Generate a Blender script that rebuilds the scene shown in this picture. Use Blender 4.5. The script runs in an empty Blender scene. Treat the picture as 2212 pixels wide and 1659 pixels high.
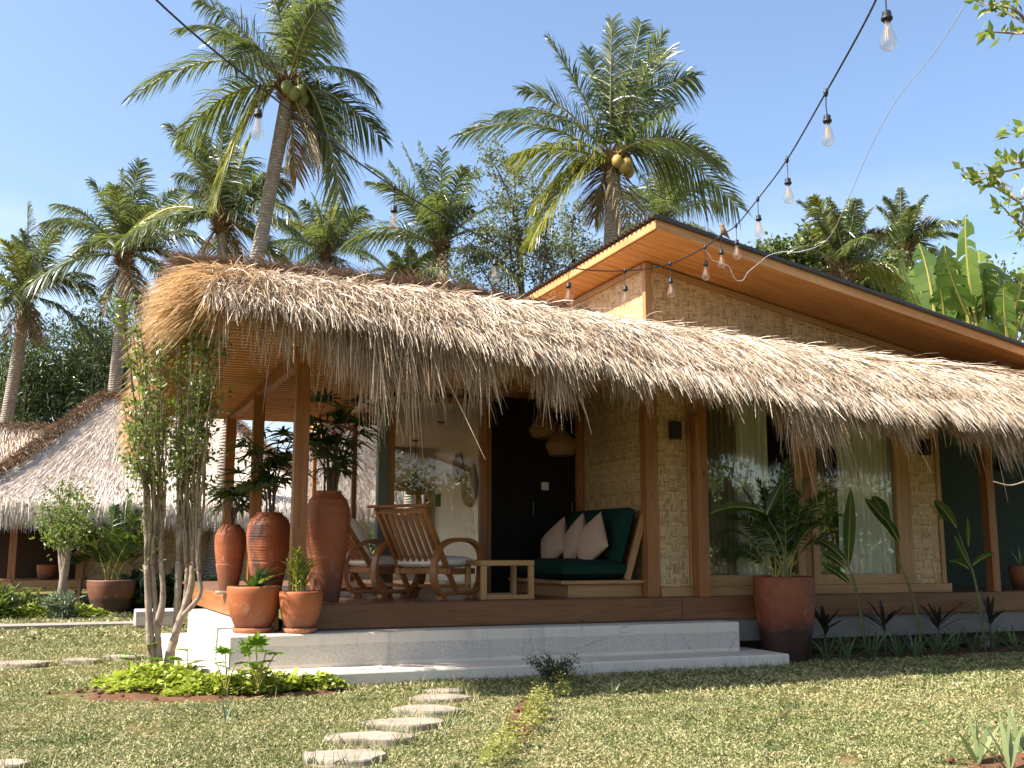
import bpy, math, random
import numpy as np
from math import sin, cos, tan, pi, radians, sqrt, atan2
from mathutils import Vector, Matrix

RNG = random.Random(11)
NR = np.random.default_rng(11)
SC = bpy.context.scene
COL = SC.collection

# ------------------------------------------------------------------ camera numbers (metres; X along the veranda, Y into the house)
YAW, PIT, FPX, EYE = radians(21.05), radians(9.05), 2255.0, 1.2
FW = np.array([sin(YAW) * cos(PIT), cos(YAW) * cos(PIT), sin(PIT)])
RT = np.array([cos(YAW), -sin(YAW), 0.0])
UP = np.cross(RT, FW)
CAM = np.array([0.0, 0.0, EYE])

def ray(x, y): return FW + RT * ((x - 1106) / FPX) + UP * ((829.5 - y) / FPX)
def G(x, y, z=0.0):
    d = ray(x, y); return CAM + d * ((z - EYE) / d[2])
def onY(x, y, Y):
    d = ray(x, y); return CAM + d * (Y / d[1])
def onD(x, y, D): return CAM + ray(x, y) * D

# ------------------------------------------------------------------ mesh building
def unit(a):
    a = np.asarray(a, float)
    n = np.linalg.norm(a, axis=-1, keepdims=True)
    return a / np.maximum(n, 1e-9)

class MB:
    def __init__(self):
        self.V, self.F, self.U, self.n = [], [], [], 0
    def add(self, V, F, U=None):
        V = np.asarray(V, float).reshape(-1, 3); F = np.asarray(F, int)
        if F.ndim == 1: F = F[None]
        if U is None:
            base = np.array([[0, 0], [1, 0], [1, 1], [0, 1]] + [[.5, .5]] * 60)[:F.shape[1]]
            U = np.broadcast_to(base, (len(F), F.shape[1], 2))
        self.V.append(V); self.F.append(F + self.n); self.U.append(np.asarray(U, float)); self.n += len(V)
        return self
    def box(self, c, s, M=None, rz=0.0):
        """box with centre c and size s; the grain (u) runs along its longest side"""
        s = np.asarray(s, float); h = s / 2
        P = np.array([[x, y, z] for x in (-1, 1) for y in (-1, 1) for z in (-1, 1)], float) * h
        F = [(0, 1, 3, 2), (4, 6, 7, 5), (0, 4, 5, 1), (2, 3, 7, 6), (0, 2, 6, 4), (1, 5, 7, 3)]
        ax = [(1, 2), (1, 2), (0, 2), (0, 2), (0, 1), (0, 1)]
        off = NR.random(2) * 7
        U = []
        for f, (a, b) in zip(F, ax):
            if s[b] > s[a]: a, b = b, a
            U.append([(P[i][a] + off[0], P[i][b] + off[1]) for i in f])
        if M is None:
            cz, sz = cos(rz), sin(rz); M = np.array([[cz, -sz, 0], [sz, cz, 0], [0, 0, 1]])
        return self.add(P @ np.asarray(M).T + np.asarray(c), F, U)
    def bx(self, x0, x1, y0, y1, z0, z1):
        return self.box(((x0 + x1) / 2, (y0 + y1) / 2, (z0 + z1) / 2), (x1 - x0, y1 - y0, z1 - z0))
    def bar(self, p0, p1, w, h, upv=(0, 0, 1)):
        p0, p1 = np.asarray(p0, float), np.asarray(p1, float)
        d = p1 - p0; L = np.linalg.norm(d); d = d / L
        s = np.cross(d, upv)
        if np.linalg.norm(s) < 1e-4: s = np.cross(d, (0, 1, 0))
        s = unit(s); u = np.cross(s, d)
        return self.box((p0 + p1) / 2, (L, w, h), M=np.stack([d, s, u], 1))
    def tube(self, pts, rad, n=8, cap=True):
        pts = np.asarray(pts, float); m = len(pts)
        rad = np.broadcast_to(np.asarray(rad, float), (m,))
        T = unit(np.gradient(pts, axis=0))
        ref = np.array([0.31, 0.2, 0.93]) if abs(T[0] @ np.array([0.31, 0.2, 0.93])) < .9 else np.array([1., 0, 0])
        S = unit(np.cross(T, ref)); B = np.cross(T, S)
        a = np.linspace(0, 2 * pi, n, endpoint=False)
        V = pts[:, None] + rad[:, None, None] * (np.cos(a)[None, :, None] * S[:, None] + np.sin(a)[None, :, None] * B[:, None])
        i, j = np.meshgrid(np.arange(m - 1), np.arange(n), indexing='ij')
        k = (j + 1) % n
        F = np.stack([i * n + j, i * n + k, (i + 1) * n + k, (i + 1) * n + j], -1).reshape(-1, 4)
        ln = np.concatenate([[0], np.cumsum(np.linalg.norm(np.diff(pts, axis=0), axis=1))])
        cu = 2 * pi * rad.max() / n
        U = np.stack([np.stack([ln[i], j * cu], -1), np.stack([ln[i], (j + 1) * cu], -1), np.stack([ln[i + 1], (j + 1) * cu], -1), np.stack([ln[i + 1], j * cu], -1)], 2).reshape(-1, 4, 2)
        o = self.n
        self.add(V, F, U)
        if cap and n <= 60:
            for q, rev in ((0, True), (m - 1, False)):
                idx = np.arange(n) + o + q * n
                if rev: idx = idx[::-1]
                self.F.append(idx[None]); self.U.append(np.full((1, n, 2), .5))
        return self
    def lathe(self, prof, c=(0, 0, 0), n=36, wob=0.0):
        prof = np.asarray(prof, float); m = len(prof)
        a = np.linspace(0, 2 * pi, n, endpoint=False)
        w = 1 + wob * np.sin(a * 2 + 1) + wob * .5 * np.sin(a * 3 + 2)
        V = np.stack([prof[:, None, 0] * np.cos(a) * w, prof[:, None, 0] * np.sin(a) * w, np.broadcast_to(prof[:, None, 1], (m, n))], -1) + np.asarray(c)
        i, j = np.meshgrid(np.arange(m - 1), np.arange(n), indexing='ij'); k = (j + 1) % n
        F = np.stack([i * n + j, i * n + k, (i + 1) * n + k, (i + 1) * n + j], -1).reshape(-1, 4)
        return self.add(V, F)
    def prism(self, poly, z0, z1):
        poly = np.asarray(poly, float); n = len(poly)
        V = np.concatenate([np.c_[poly, np.full(n, z0)], np.c_[poly, np.full(n, z1)]])
        o = self.n
        k = (np.arange(n) + 1) % n; i = np.arange(n)
        seg = np.linalg.norm(poly[k] - poly[i], axis=1)
        U = np.stack([np.stack([0 * seg, 0 * seg], -1), np.stack([seg, 0 * seg], -1), np.stack([seg, 0 * seg + z1 - z0], -1), np.stack([0 * seg, 0 * seg + z1 - z0], -1)], 1)
        self.add(V, np.stack([i, k, k + n, i + n], -1), U)
        self.F.append((np.arange(n) + n + o)[None]); self.U.append(poly[None].copy())
        self.F.append((np.arange(n)[::-1] + o)[None]); self.U.append(poly[::-1][None].copy())
        return self
    def grid(self, P):
        """P (m,n,3) surface"""
        P = np.asarray(P, float); m, n = P.shape[:2]
        i, j = np.meshgrid(np.arange(m - 1), np.arange(n - 1), indexing='ij')
        F = np.stack([i * n + j, i * n + j + 1, (i + 1) * n + j + 1, (i + 1) * n + j], -1).reshape(-1, 4)
        du = np.concatenate([[0], np.cumsum(np.linalg.norm(np.diff(P[:, n // 2], axis=0), axis=1))])
        dv = np.concatenate([[0], np.cumsum(np.linalg.norm(np.diff(P[m // 2], axis=0), axis=1))])
        u = lambda a, b: np.stack([du[a], dv[b]], -1)
        U = np.stack([u(i, j), u(i, j + 1), u(i + 1, j + 1), u(i + 1, j)], 2).reshape(-1, 4, 2)
        return self.add(P, F, U)
    def ribbons(self, P, d, L, w, g=0.0, seg=2, wdir=None, prof=None):
        """n strips: root P, direction d, length L, width w, droop g"""
        P = np.asarray(P, float); n = len(P)
        if n == 0: return self
        d = unit(np.broadcast_to(d, (n, 3)))
        L = np.broadcast_to(np.asarray(L, float), (n,))[:, None, None]
        w = np.broadcast_to(np.asarray(w, float), (n,))[:, None, None]
        g = np.broadcast_to(np.asarray(g, float), (n,))[:, None, None]
        s = np.linspace(0, 1, seg + 1)[None, :, None]
        C = P[:, None] + d[:, None] * L * s + np.array([0, 0, -1.]) * g * L * s ** 2
        if wdir is None: wdir = NR.normal(size=(n, 3))
        T = unit(np.gradient(C, axis=1))
        wd = np.broadcast_to(np.asarray(wdir, float).reshape(-1, 1, 3), C.shape)
        wd = unit(wd - T * (wd * T).sum(-1, keepdims=True))
        if prof is None: prof = np.linspace(1, .15, seg + 1)
        q = wd * w * .5 * np.asarray(prof)[None, :, None]
        V = np.stack([C - q, C + q], 2).reshape(-1, 3)
        b = np.arange(n)[:, None] * (seg + 1) * 2 + np.arange(seg)[None] * 2
        F = np.stack([b, b + 1, b + 3, b + 2], -1).reshape(-1, 4)
        return self.add(V, F)
    def leaves(self, P, d, L, w, nrm=None, fold=.18):
        """n pointed leaves folded along the midrib (two triangles + two triangles)"""
        P = np.asarray(P, float); n = len(P)
        d = unit(np.broadcast_to(d, (n, 3)))
        if nrm is None: nrm = NR.normal(size=(n, 3)) + np.array([0, 0, .8])
        W = unit(np.cross(d, nrm)); N = np.cross(W, d)
        L = np.broadcast_to(np.asarray(L, float), (n,))[:, None]; w = np.broadcast_to(np.asarray(w, float), (n,))[:, None]
        V = np.stack([P, P + d * L * .45 + W * w * .5 + N * w * fold, P + d * L - N * L * .08, P + d * L * .45 - W * w * .5 + N * w * fold], 1).reshape(-1, 3)
        b = np.arange(n)[:, None] * 4
        F = np.concatenate([b + np.array([0, 1, 2]), b + np.array([0, 2, 3])])
        return self.add(V, F)
    def blob(self, c, r, n=16, m=10, noise=.0):
        a = np.linspace(0, pi, m); b = np.linspace(0, 2 * pi, n, endpoint=False)
        r = np.broadcast_to(np.asarray(r, float), (3,))
        V = np.stack([np.sin(a)[:, None] * np.cos(b), np.sin(a)[:, None] * np.sin(b), np.broadcast_to(np.cos(a)[:, None], (m, n))], -1)
        V = V * r * (1 + noise * NR.normal(size=(m, n, 1))) + np.asarray(c)
        i, j = np.meshgrid(np.arange(m - 1), np.arange(n), indexing='ij'); k = (j + 1) % n
        return self.add(V, np.stack([i * n + j, (i + 1) * n + j, (i + 1) * n + k, i * n + k], -1).reshape(-1, 4))
    def build(self, name, mat, parent=None, org=None, smooth=False, bevel=0.0):
        V = np.concatenate(self.V)
        if org is None:
            r = parent
            while r is not None and r.parent is not None: r = r.parent
            org = (0, 0, 0) if (r is None or r.get('_local')) else tuple(r.location)
        V = V - np.asarray(org, float)
        me = bpy.data.meshes.new(name)
        tot = [np.full(len(F), F.shape[1]) for F in self.F]
        idx = np.concatenate([F.ravel() for F in self.F]); tot = np.concatenate(tot)
        st = np.concatenate([[0], np.cumsum(tot)[:-1]])
        me.vertices.add(len(V)); me.vertices.foreach_set('co', V.ravel())
        me.loops.add(len(idx)); me.loops.foreach_set('vertex_index', idx.astype(np.int32))
        me.polygons.add(len(tot)); me.polygons.foreach_set('loop_start', st.astype(np.int32))
        me.polygons.foreach_set('loop_total', tot.astype(np.int32))
        uv = me.uv_layers.new(name='UVMap')
        uv.data.foreach_set('uv', np.concatenate([u.reshape(-1) for u in self.U]).astype(np.float32))
        me.polygons.foreach_set('use_smooth', np.full(len(tot), bool(smooth)))
        me.update(calc_edges=True)
        me.materials.append(mat)
        o = bpy.data.objects.new(name, me); COL.objects.link(o)
        if parent is not None: o.parent = parent
        if bevel:
            b = o.modifiers.new('bevel', 'BEVEL'); b.width = bevel; b.segments = 2; b.limit_method = 'ANGLE'
        return o

def tag(o, label=None, cat=None, group=None, kind=None):
    if label: o['label'] = label
    if cat: o['category'] = cat
    if group: o['group'] = group
    if kind: o['kind'] = kind
    return o
def thing(name, label, cat, loc=(0, 0, 0), rz=0.0, group=None, local=False):
    o = bpy.data.objects.new(name, None); COL.objects.link(o)
    o.empty_display_size = .1
    o.location = tuple(float(q) for q in loc); o.rotation_euler = (0, 0, rz)
    if local: o['_local'] = 1
    return tag(o, label, cat, group)
def dup(root, loc, rz=0.0, label=None, group=None, sc=1.0):
    r = root.copy(); COL.objects.link(r); r.location = tuple(float(q) for q in loc); r.rotation_euler = (0, 0, rz); r.scale = (sc, sc, sc)
    tag(r, label, None, group)
    for ch in list(root.children):
        c = ch.copy(); COL.objects.link(c); c.parent = r
        for g in list(ch.children):
            k = g.copy(); COL.objects.link(k); k.parent = c
    return r

def vnoise(x, y, s, seed=0):
    """smooth value noise in 0..1"""
    rs = np.random.default_rng(seed).random((64, 64))
    x = np.asarray(x) / s + 500.3; y = np.asarray(y) / s + 500.7
    i, j = np.floor(x).astype(int), np.floor(y).astype(int); f, h = x - i, y - j
    f = f * f * (3 - 2 * f); h = h * h * (3 - 2 * h)
    q = lambda a, b: rs[a % 64, b % 64]
    return (q(i, j) * (1 - f) + q(i + 1, j) * f) * (1 - h) + (q(i, j + 1) * (1 - f) + q(i + 1, j + 1) * f) * h
def bez(p0, p1, p2, n):
    s = np.linspace(0, 1, n)[:, None]
    return (1 - s) ** 2 * np.asarray(p0, float) + 2 * s * (1 - s) * np.asarray(p1, float) + s ** 2 * np.asarray(p2, float)
def spline(pts, n=8):
    """Catmull-Rom through pts"""
    p = np.asarray(pts, float); p = np.concatenate([[2 * p[0] - p[1]], p, [2 * p[-1] - p[-2]]])
    out = []
    for i in range(1, len(p) - 2):
        t = np.linspace(0, 1, n, endpoint=False)[:, None]
        a, b, c, d = p[i - 1], p[i], p[i + 1], p[i + 2]
        out.append(.5 * (2 * b + (c - a) * t + (2 * a - 5 * b + 4 * c - d) * t ** 2 + (3 * b - a - 3 * c + d) * t ** 3))
    return np.concatenate(out + [p[-2][None]])

# ------------------------------------------------------------------ materials
class NT:
    def __init__(self, name):
        self.m = bpy.data.materials.new(name); self.m.use_nodes = True
        self.t = self.m.node_tree; self.t.nodes.clear()
        self.out = self.n('ShaderNodeOutputMaterial')
    def n(self, kind, **kw):
        nd = self.t.nodes.new(kind)
        for k, v in kw.items(): setattr(nd, k, v)
        return nd
    def put(self, sock, v):
        if isinstance(v, bpy.types.NodeSocket): self.t.links.new(v, sock)
        elif isinstance(v, (tuple, list)) and sock.type == 'RGBA' and len(v) == 3: sock.default_value = (*v, 1)
        else: sock.default_value = v
    def math(self, op, a, b=0.0, c=0.0):
        nd = self.n('ShaderNodeMath', operation=op)
        for i, v in enumerate((a, b, c)): self.put(nd.inputs[i], v)
        return nd.outputs[0]
    def mix(self, f, a, b, blend='MIX'):
        nd = self.n('ShaderNodeMix', data_type='RGBA', blend_type=blend)
        self.put(nd.inputs[0], f); self.put(nd.inputs[6], a); self.put(nd.inputs[7], b)
        return nd.outputs[2]
    def mapr(self, v, a, b, c=0.0, d=1.0):
        nd = self.n('ShaderNodeMapRange'); self.put(nd.inputs[0], v)
        for i, q in enumerate((a, b, c, d)): nd.inputs[i + 1].default_value = q
        return nd.outputs[0]
    def coord(self, kind='Object', sc=(1, 1, 1)):
        c = self.n('ShaderNodeTexCoord').outputs[kind]
        mp = self.n('ShaderNodeMapping'); self.put(mp.inputs[0], c); mp.inputs[3].default_value = sc
        return mp.outputs[0]
    def pos(self): return self.n('ShaderNodeNewGeometry').outputs['Position']
    def noise(self, vec, s, det=4, rough=.55, dist=0.0):
        nd = self.n('ShaderNodeTexNoise'); self.put(nd.inputs['Vector'], vec)
        nd.inputs['Scale'].default_value = s; nd.inputs['Detail'].default_value = det
        nd.inputs['Roughness'].default_value = rough; nd.inputs['Distortion'].default_value = dist
        return nd.outputs[0]
    def ramp(self, f, stops):
        nd = self.n('ShaderNodeValToRGB'); self.put(nd.inputs[0], f); e = nd.color_ramp.elements
        while len(e) < len(stops): e.new(.5)
        for el, (p, c) in zip(e, stops): el.position = p; el.color = (*c, 1)
        return nd.outputs[0]
    def island(self): return self.n('ShaderNodeNewGeometry').outputs['Random Per Island']
    def bump(self, h, st=.3, d=.01):
        nd = self.n('ShaderNodeBump'); self.put(nd.inputs['Height'], h); nd.inputs['Strength'].default_value = st; nd.inputs['Distance'].default_value = d
        return nd.outputs[0]
    def bsdf(self, col, rough=.6, spec=.4, normal=None, **kw):
        b = self.n('ShaderNodeBsdfPrincipled'); self.put(b.inputs['Base Color'], col); self.put(b.inputs['Roughness'], rough)
        b.inputs['Specular IOR Level'].default_value = spec
        if normal is not None: self.put(b.inputs['Normal'], normal)
        for k, v in kw.items(): self.put(b.inputs[k], v)
        return b.outputs[0]
    def mixs(self, f, a, b):
        nd = self.n('ShaderNodeMixShader'); self.put(nd.inputs[0], f); self.put(nd.inputs[1], a); self.put(nd.inputs[2], b)
        return nd.outputs[0]
    def done(self, sh):
        self.t.links.new(sh, self.out.inputs[0]); return self.m

def plain(name, col, rough=.6, spec=.4, var=.12, sc=30.0, bump=0.0, **kw):
    t = NT(name); n = t.noise(t.coord('Object'), sc)
    c = t.mix(n, tuple(q * (1 - var) for q in col), tuple(min(1, q * (1 + var)) for q in col))
    return t.done(t.bsdf(c, rough, spec, t.bump(n, bump) if bump else None, **kw))
def wood(name, a, b, c=None, rough=.45, sc=1.0, spec=.4):
    """long-grained timber, grain along u"""
    t = NT(name)
    v = t.coord('UV', (1.1 * sc, 16 * sc, 1))
    big = t.noise(v, 1.0, 3, .5, 1.2)
    fine = t.noise(t.coord('UV', (3 * sc, 120 * sc, 1)), 1.0, 5, .6, .3)
    tone = t.noise(t.coord('Object', (.9, .9, .9)), 1.0, 2)
    f = t.math('ADD', t.math('MULTIPLY', big, .6), t.math('MULTIPLY', fine, .4))
    col = t.ramp(f, [(.3, a), (.52, b), (.72, c or tuple(min(1, q * 1.25) for q in b))])
    col = t.mix(t.mapr(tone, .3, .7, 0, .45), col, a)
    knot = t.n('ShaderNodeTexVoronoi'); t.put(knot.inputs['Vector'], t.coord('UV', (1.6, 5, 1))); knot.inputs['Scale'].default_value = .9
    col = t.mix(t.mapr(knot.outputs['Distance'], .03, .1, .75, 0), col, tuple(q * .35 for q in a))
    return t.done(t.bsdf(col, t.mapr(fine, .3, .7, rough - .08, rough + .12), spec, t.bump(f, .25, .004)))
def weave(name, a, b, dark, c=.017):
    """split-bamboo matting in a zigzag twill"""
    t = NT(name); s = t.n('ShaderNodeSeparateXYZ'); t.put(s.inputs[0], t.coord('UV', (1 / c, 1 / c, 1)))
    u, v = s.outputs[0], s.outputs[1]
    i, j = t.math('FLOOR', u), t.math('FLOOR', v)
    z = t.math('PINGPONG', j, 9.0)
    k = t.math('ADD', i, t.math('FLOOR', z))
    vert = t.math('LESS_THAN', t.math('FLOORED_MODULO', k, 8.0), 3.9)
    fu, fv = t.math('FRACT', u), t.math('FRACT', v)
    gap = lambda f: t.mapr(t.math('ABSOLUTE', t.math('SUBTRACT', f, .5)), .34, .5, 0, 1)
    g = t.math('ADD', t.math('MULTIPLY', vert, gap(fu)), t.math('MULTIPLY', t.math('SUBTRACT', 1.0, vert), gap(fv)))
    cell = t.n('ShaderNodeCombineXYZ')
    t.put(cell.inputs[0], t.math('ADD', t.math('MULTIPLY', vert, i), t.math('MULTIPLY', t.math('SUBTRACT', 1.0, vert), t.math('FLOOR', t.math('MULTIPLY', k, .125)))))
    t.put(cell.inputs[1], t.math('ADD', t.math('MULTIPLY', vert, t.math('FLOOR', t.math('MULTIPLY', t.math('ADD', z, i), .125))), t.math('MULTIPLY', t.math('SUBTRACT', 1.0, vert), j)))
    t.put(cell.inputs[2], vert)
    wn = t.n('ShaderNodeTexWhiteNoise', noise_dimensions='3D'); t.put(wn.inputs['Vector'], cell.outputs[0])
    r = wn.outputs[0]
    col = t.ramp(r, [(0, dark), (.07, tuple((x * .6 + y * .4) for x, y in zip(a, dark))), (.2, a), (.6, b), (1, tuple(min(1, q * 1.25) for q in b))])
    big = t.noise(t.coord('UV'), 1.3, 3)
    col = t.mix(t.mapr(big, .35, .7, 0, .35), col, a)
    col = t.mix(t.math('MULTIPLY', g, .62), col, tuple(q * .5 for q in dark))
    h = t.math('SUBTRACT', t.math('ADD', t.math('MULTIPLY', vert, .3), .7), g)
    return t.done(t.bsdf(col, .5, .35, t.bump(h, .5, .006)))
def straw(name, stops, trans=.15, rough=.55):
    t = NT(name)
    n = t.noise(t.pos(), 1.7, 3)
    f = t.math('ADD', t.math('MULTIPLY', t.island(), .75), t.math('MULTIPLY', n, .25))
    c = t.ramp(f, stops)
    tr = t.n('ShaderNodeBsdfTranslucent'); t.put(tr.inputs[0], c)
    return t.done(t.mixs(trans, t.bsdf(c, rough, .3), tr.outputs[0]))
def leaf(name, stops, trans=.3, rough=.38, spec=.5):
    t = NT(name)
    n = t.noise(t.pos(), 2.3, 2)
    f = t.math('ADD', t.math('MULTIPLY', t.island(), .7), t.math('MULTIPLY', n, .3))
    c = t.ramp(f, stops)
    tr = t.n('ShaderNodeBsdfTranslucent'); t.put(tr.inputs[0], t.mix(.5, c, (.25, .32, .03), 'SCREEN'))
    return t.done(t.mixs(trans, t.bsdf(c, rough, spec), tr.outputs[0]))
def glass(name, tint=(.97, .98, .97), ior=1.5, amount=1.0, rough=0.0, milk=0.0):
    t = NT(name)
    ge = t.n('ShaderNodeNewGeometry'); dp = t.n('ShaderNodeVectorMath', operation='DOT_PRODUCT'); t.put(dp.inputs[0], ge.outputs['Normal']); t.put(dp.inputs[1], ge.outputs['Incoming'])
    r0 = ((ior - 1) / (ior + 1)) ** 2
    fr = t.math('ADD', r0, t.math('MULTIPLY', 1 - r0, t.math('POWER', t.math('SUBTRACT', 1.0, t.math('MINIMUM', 1.0, t.math('ABSOLUTE', dp.outputs['Value']))), 5.0)))
    tp = t.n('ShaderNodeBsdfTransparent'); t.put(tp.inputs[0], tint)
    gl = t.n('ShaderNodeBsdfGlossy'); gl.inputs['Roughness'].default_value = rough
    sh = t.mixs(t.math('MULTIPLY', fr, amount), tp.outputs[0], gl.outputs[0])
    if milk:
        df = t.n('ShaderNodeBsdfDiffuse'); df.inputs[0].default_value = (.8, .76, .68, 1)
        sh = t.mixs(milk, sh, df.outputs[0])
    return t.done(sh)
def bark(name, a, b, ring=0.0):
    t = NT(name); p = t.coord('Object')
    n = t.noise(p, 9, 5, .65); c = t.ramp(n, [(.3, a), (.7, b)]); h = n
    if ring:
        w = t.n('ShaderNodeTexWave', bands_direction='Z'); t.put(w.inputs[0], p); w.inputs['Scale'].default_value = ring; w.inputs['Distortion'].default_value = 5.0; w.inputs['Detail'].default_value = 3
        c = t.mix(t.mapr(w.outputs[1], .1, .5, .45, 0), c, tuple(q * .5 for q in a)); h = w.outputs[1]
    return t.done(t.bsdf(c, .85, .2, t.bump(h, .6, .03)))
def terracotta(name, base, dark, pale, z0, z1, scale=3.0, seed=0.0, smoke=0.0, edge=.0):
    """fired clay with smoke stains and salts near the foot"""
    t = NT(name)
    mp = t.n('ShaderNodeMapping'); t.put(mp.inputs[0], t.n('ShaderNodeTexCoord').outputs['Object']); mp.inputs[1].default_value = (seed, seed * 1.7, seed * .3)
    p = mp.outputs[0]
    n1 = t.noise(p, scale, 4, .6, .6); n2 = t.noise(p, 40, 4)
    c = t.mix(n2, tuple(q * .88 for q in base), tuple(min(1, q * 1.12) for q in base))
    c = t.mix(t.mapr(n1, .45, .75, 0, .45), c, pale)
    if smoke: c = t.mix(t.mapr(t.noise(p, 1.9, 4, .55, .25), smoke, smoke + .09, 0, .85), c, (.022, .016, .014))
    s = t.n('ShaderNodeSeparateXYZ'); t.put(s.inputs[0], t.n('ShaderNodeTexCoord').outputs['Object'])
    sb = t.math('MULTIPLY', t.mapr(t.noise(p, 7.0, 6, .75, .4), .54, .70, 0, .6), t.mapr(t.math('ABSOLUTE', t.math('SUBTRACT', s.outputs[2], z1 * .8)), 0, z1 * .8, 1, 0))
    c = t.mix(sb, c, (.52, .36, .25))
    c = t.mix(t.mapr(t.noise(t.coord('Object', (9, 9, 1.2)), 1.0, 5, .7), .56, .72, 0, .5), c, tuple(q * .45 for q in base))
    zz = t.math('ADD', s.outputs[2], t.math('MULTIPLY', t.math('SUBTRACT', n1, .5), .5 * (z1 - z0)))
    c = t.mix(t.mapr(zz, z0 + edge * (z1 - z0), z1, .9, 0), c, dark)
    return t.done(t.bsdf(c, .62, .35, t.bump(n2, .15, .004)))

M = {}
M['wood'] = wood('teak_timber', (.17, .06, .017), (.29, .115, .034), (.37, .17, .06))
M['pale'] = wood('pale_teak', (.25, .12, .043), (.38, .205, .083), (.46, .28, .13))
M['deck'] = wood('deck_timber', (.10, .038, .016), (.17, .07, .03), (.24, .11, .05), rough=.32)
M['chair'] = wood('chair_teak', (.17, .06, .018), (.29, .115, .035), (.36, .16, .055), rough=.35)
M['ceil'] = wood('ceiling_boards', (.38, .175, .058), (.56, .29, .11), (.65, .38, .17), rough=.5)
M['soffit'] = wood('soffit_boards', (.32, .135, .045), (.58, .285, .105), (.68, .39, .17), rough=.5, sc=.7)
M['blackwood'] = wood('black_door_wood', (.006, .005, .004), (.012, .009, .007), rough=.6, spec=.12)
M['weave'] = weave('bamboo_weave', (.41, .265, .125), (.52, .36, .19), (.22, .125, .05))
M['straw'] = straw('dry_straw', [(0, (.17, .105, .06)), (.25, (.40, .295, .195)), (.6, (.60, .485, .365)), (1, (.86, .77, .65))])
M['under'] = straw('shade_brown_straw', [(0, (.15, .085, .042)), (.3, (.31, .20, .115)), (.7, (.47, .34, .215)), (1, (.68, .55, .40))])  # browner copy of the straw: warm eave shade put into the fringe colour
M['gold'] = straw('golden_straw', [(0, (.28, .15, .06)), (.4, (.50, .31, .135)), (1, (.73, .55, .31))], trans=.3)
M['brown'] = straw('ridge_fibre', [(0, (.07, .042, .026)), (.5, (.19, .115, .065)), (1, (.36, .24, .14))], trans=.05)
M['thatchbody'] = plain('thatch_core', (.26, .16, .075), .9, .1, .35, 60)
M['nstraw'] = straw('weathered_straw', [(0, (.34, .26, .20)), (.4, (.68, .58, .49)), (1, (.90, .84, .76))], trans=.05)
M['black'] = plain('black_plastic', (.012, .012, .013), .45, .4)
M['metal'] = plain('roof_metal', (.035, .028, .026), .45, .5, .2)
M['white'] = plain('white_paint', (.52, .47, .40), .7, .3, .04)
M['wire'] = plain('white_cable', (.34, .34, .34), .5, .4, .05)
M['green_wall'] = plain('dark_green_render', (.035, .052, .038), .85, .2, .15, 14)
M['grey'] = plain('cement_render', (.20, .18, .16), .9, .2, .18, 9, .2)
M['frame'] = plain('grey_green_metal', (.10, .115, .095), .45, .4, .1)
M['porchshade'] = plain('porch_shade_boards', (.045, .028, .018), .8, .2)  # deep shade of the far porch painted into its back wall colour
M['inner'] = plain('brown_room_wall', (.20, .14, .09), .8, .2)  # brown colour of the bedroom walls
M['cush'] = plain('cream_canvas', (.70, .63, .54), .9, .15, .07, 160, .25)
M['greencush'] = plain('bottle_green_canvas', (.007, .030, .021), .92, .12, .18, 160, .25)
M['pillow'] = plain('blush_linen', (.40, .275, .20), .92, .12, .08, 170, .3)
M['curtain'] = plain('olive_curtain', (.26, .215, .14), .9, .15, .1, 60)
M['sheer'] = plain('grey_sheer', (.78, .74, .67), .9, .15, .06, 60)
M['pane'] = glass('window_glass', (.93, .95, .92), 1.95, 1.0)
M['roompane'] = glass('room_glass', (.94, .95, .93), 1.65, 1.0)
M['clearpane'] = glass('clear_glass', (.93, .95, .93), 1.5, 1.1)
M['bulb'] = glass('bulb_glass', (.95, .90, .82), 1.5, 1.2, .0, .035)
M['rattan'] = plain('rattan', (.14, .068, .025), .7, .3, .35, 90, .5)
M['seagrass'] = plain('seagrass', (.21, .15, .08), .85, .2, .35, 60, .5)
t = NT('sandstone'); p = t.coord('Object')
n1, n2 = t.noise(p, 3.2, 5, .65), t.noise(p, 28, 4, .6)
c = t.mix(t.mapr(n2, .3, .7), (.26, .215, .17), (.35, .29, .225))
c = t.mix(t.mapr(n1, .45, .68, 0, .7), c, (.16, .125, .085))
M['stone'] = t.done(t.bsdf(c, .9, .15, t.bump(t.math('ADD', n1, n2), .5, .01)))
M['soil'] = plain('red_soil', (.115, .058, .033), .97, .1, .4, 14, .8)
M['potsoil'] = plain('potting_soil', (.03, .022, .016), .97, .1, .4, 40, .8)
M['palm'] = leaf('palm_leaflet', [(0, (.026, .042, .014)), (.5, (.066, .09, .03)), (.85, (.135, .15, .06)), (1, (.30, .28, .15))], .33, .31, .65)
M['palmy'] = leaf('yellowing_leaflet', [(0, (.08, .10, .014)), (.6, (.20, .20, .025)), (1, (.34, .28, .05))], .35, .34)
M['drypalm'] = leaf('dry_leaflet', [(0, (.13, .085, .045)), (1, (.30, .21, .12))], .15, .6, .3)
M['rachis'] = plain('palm_rib', (.22, .21, .07), .5, .4, .2)
M['areca'] = leaf('areca_leaflet', [(0, (.014, .036, .008)), (.6, (.034, .070, .013)), (1, (.085, .13, .022))], .3)
M['canestem'] = plain('cane_stem', (.30, .26, .06), .5, .4, .2)
M['dkleaf'] = leaf('dark_fan_leaf', [(0, (.012, .030, .010)), (.6, (.028, .058, .016)), (1, (.06, .10, .025))], .22)
M['shrub'] = leaf('shrub_leaf', [(0, (.035, .065, .014)), (.5, (.085, .13, .022)), (1, (.21, .25, .06))], .38, .30, .6)
M['bamboo'] = leaf('bamboo_leaf', [(0, (.016, .032, .010)), (.5, (.040, .066, .020)), (1, (.115, .145, .055))], .2, .4)
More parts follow.
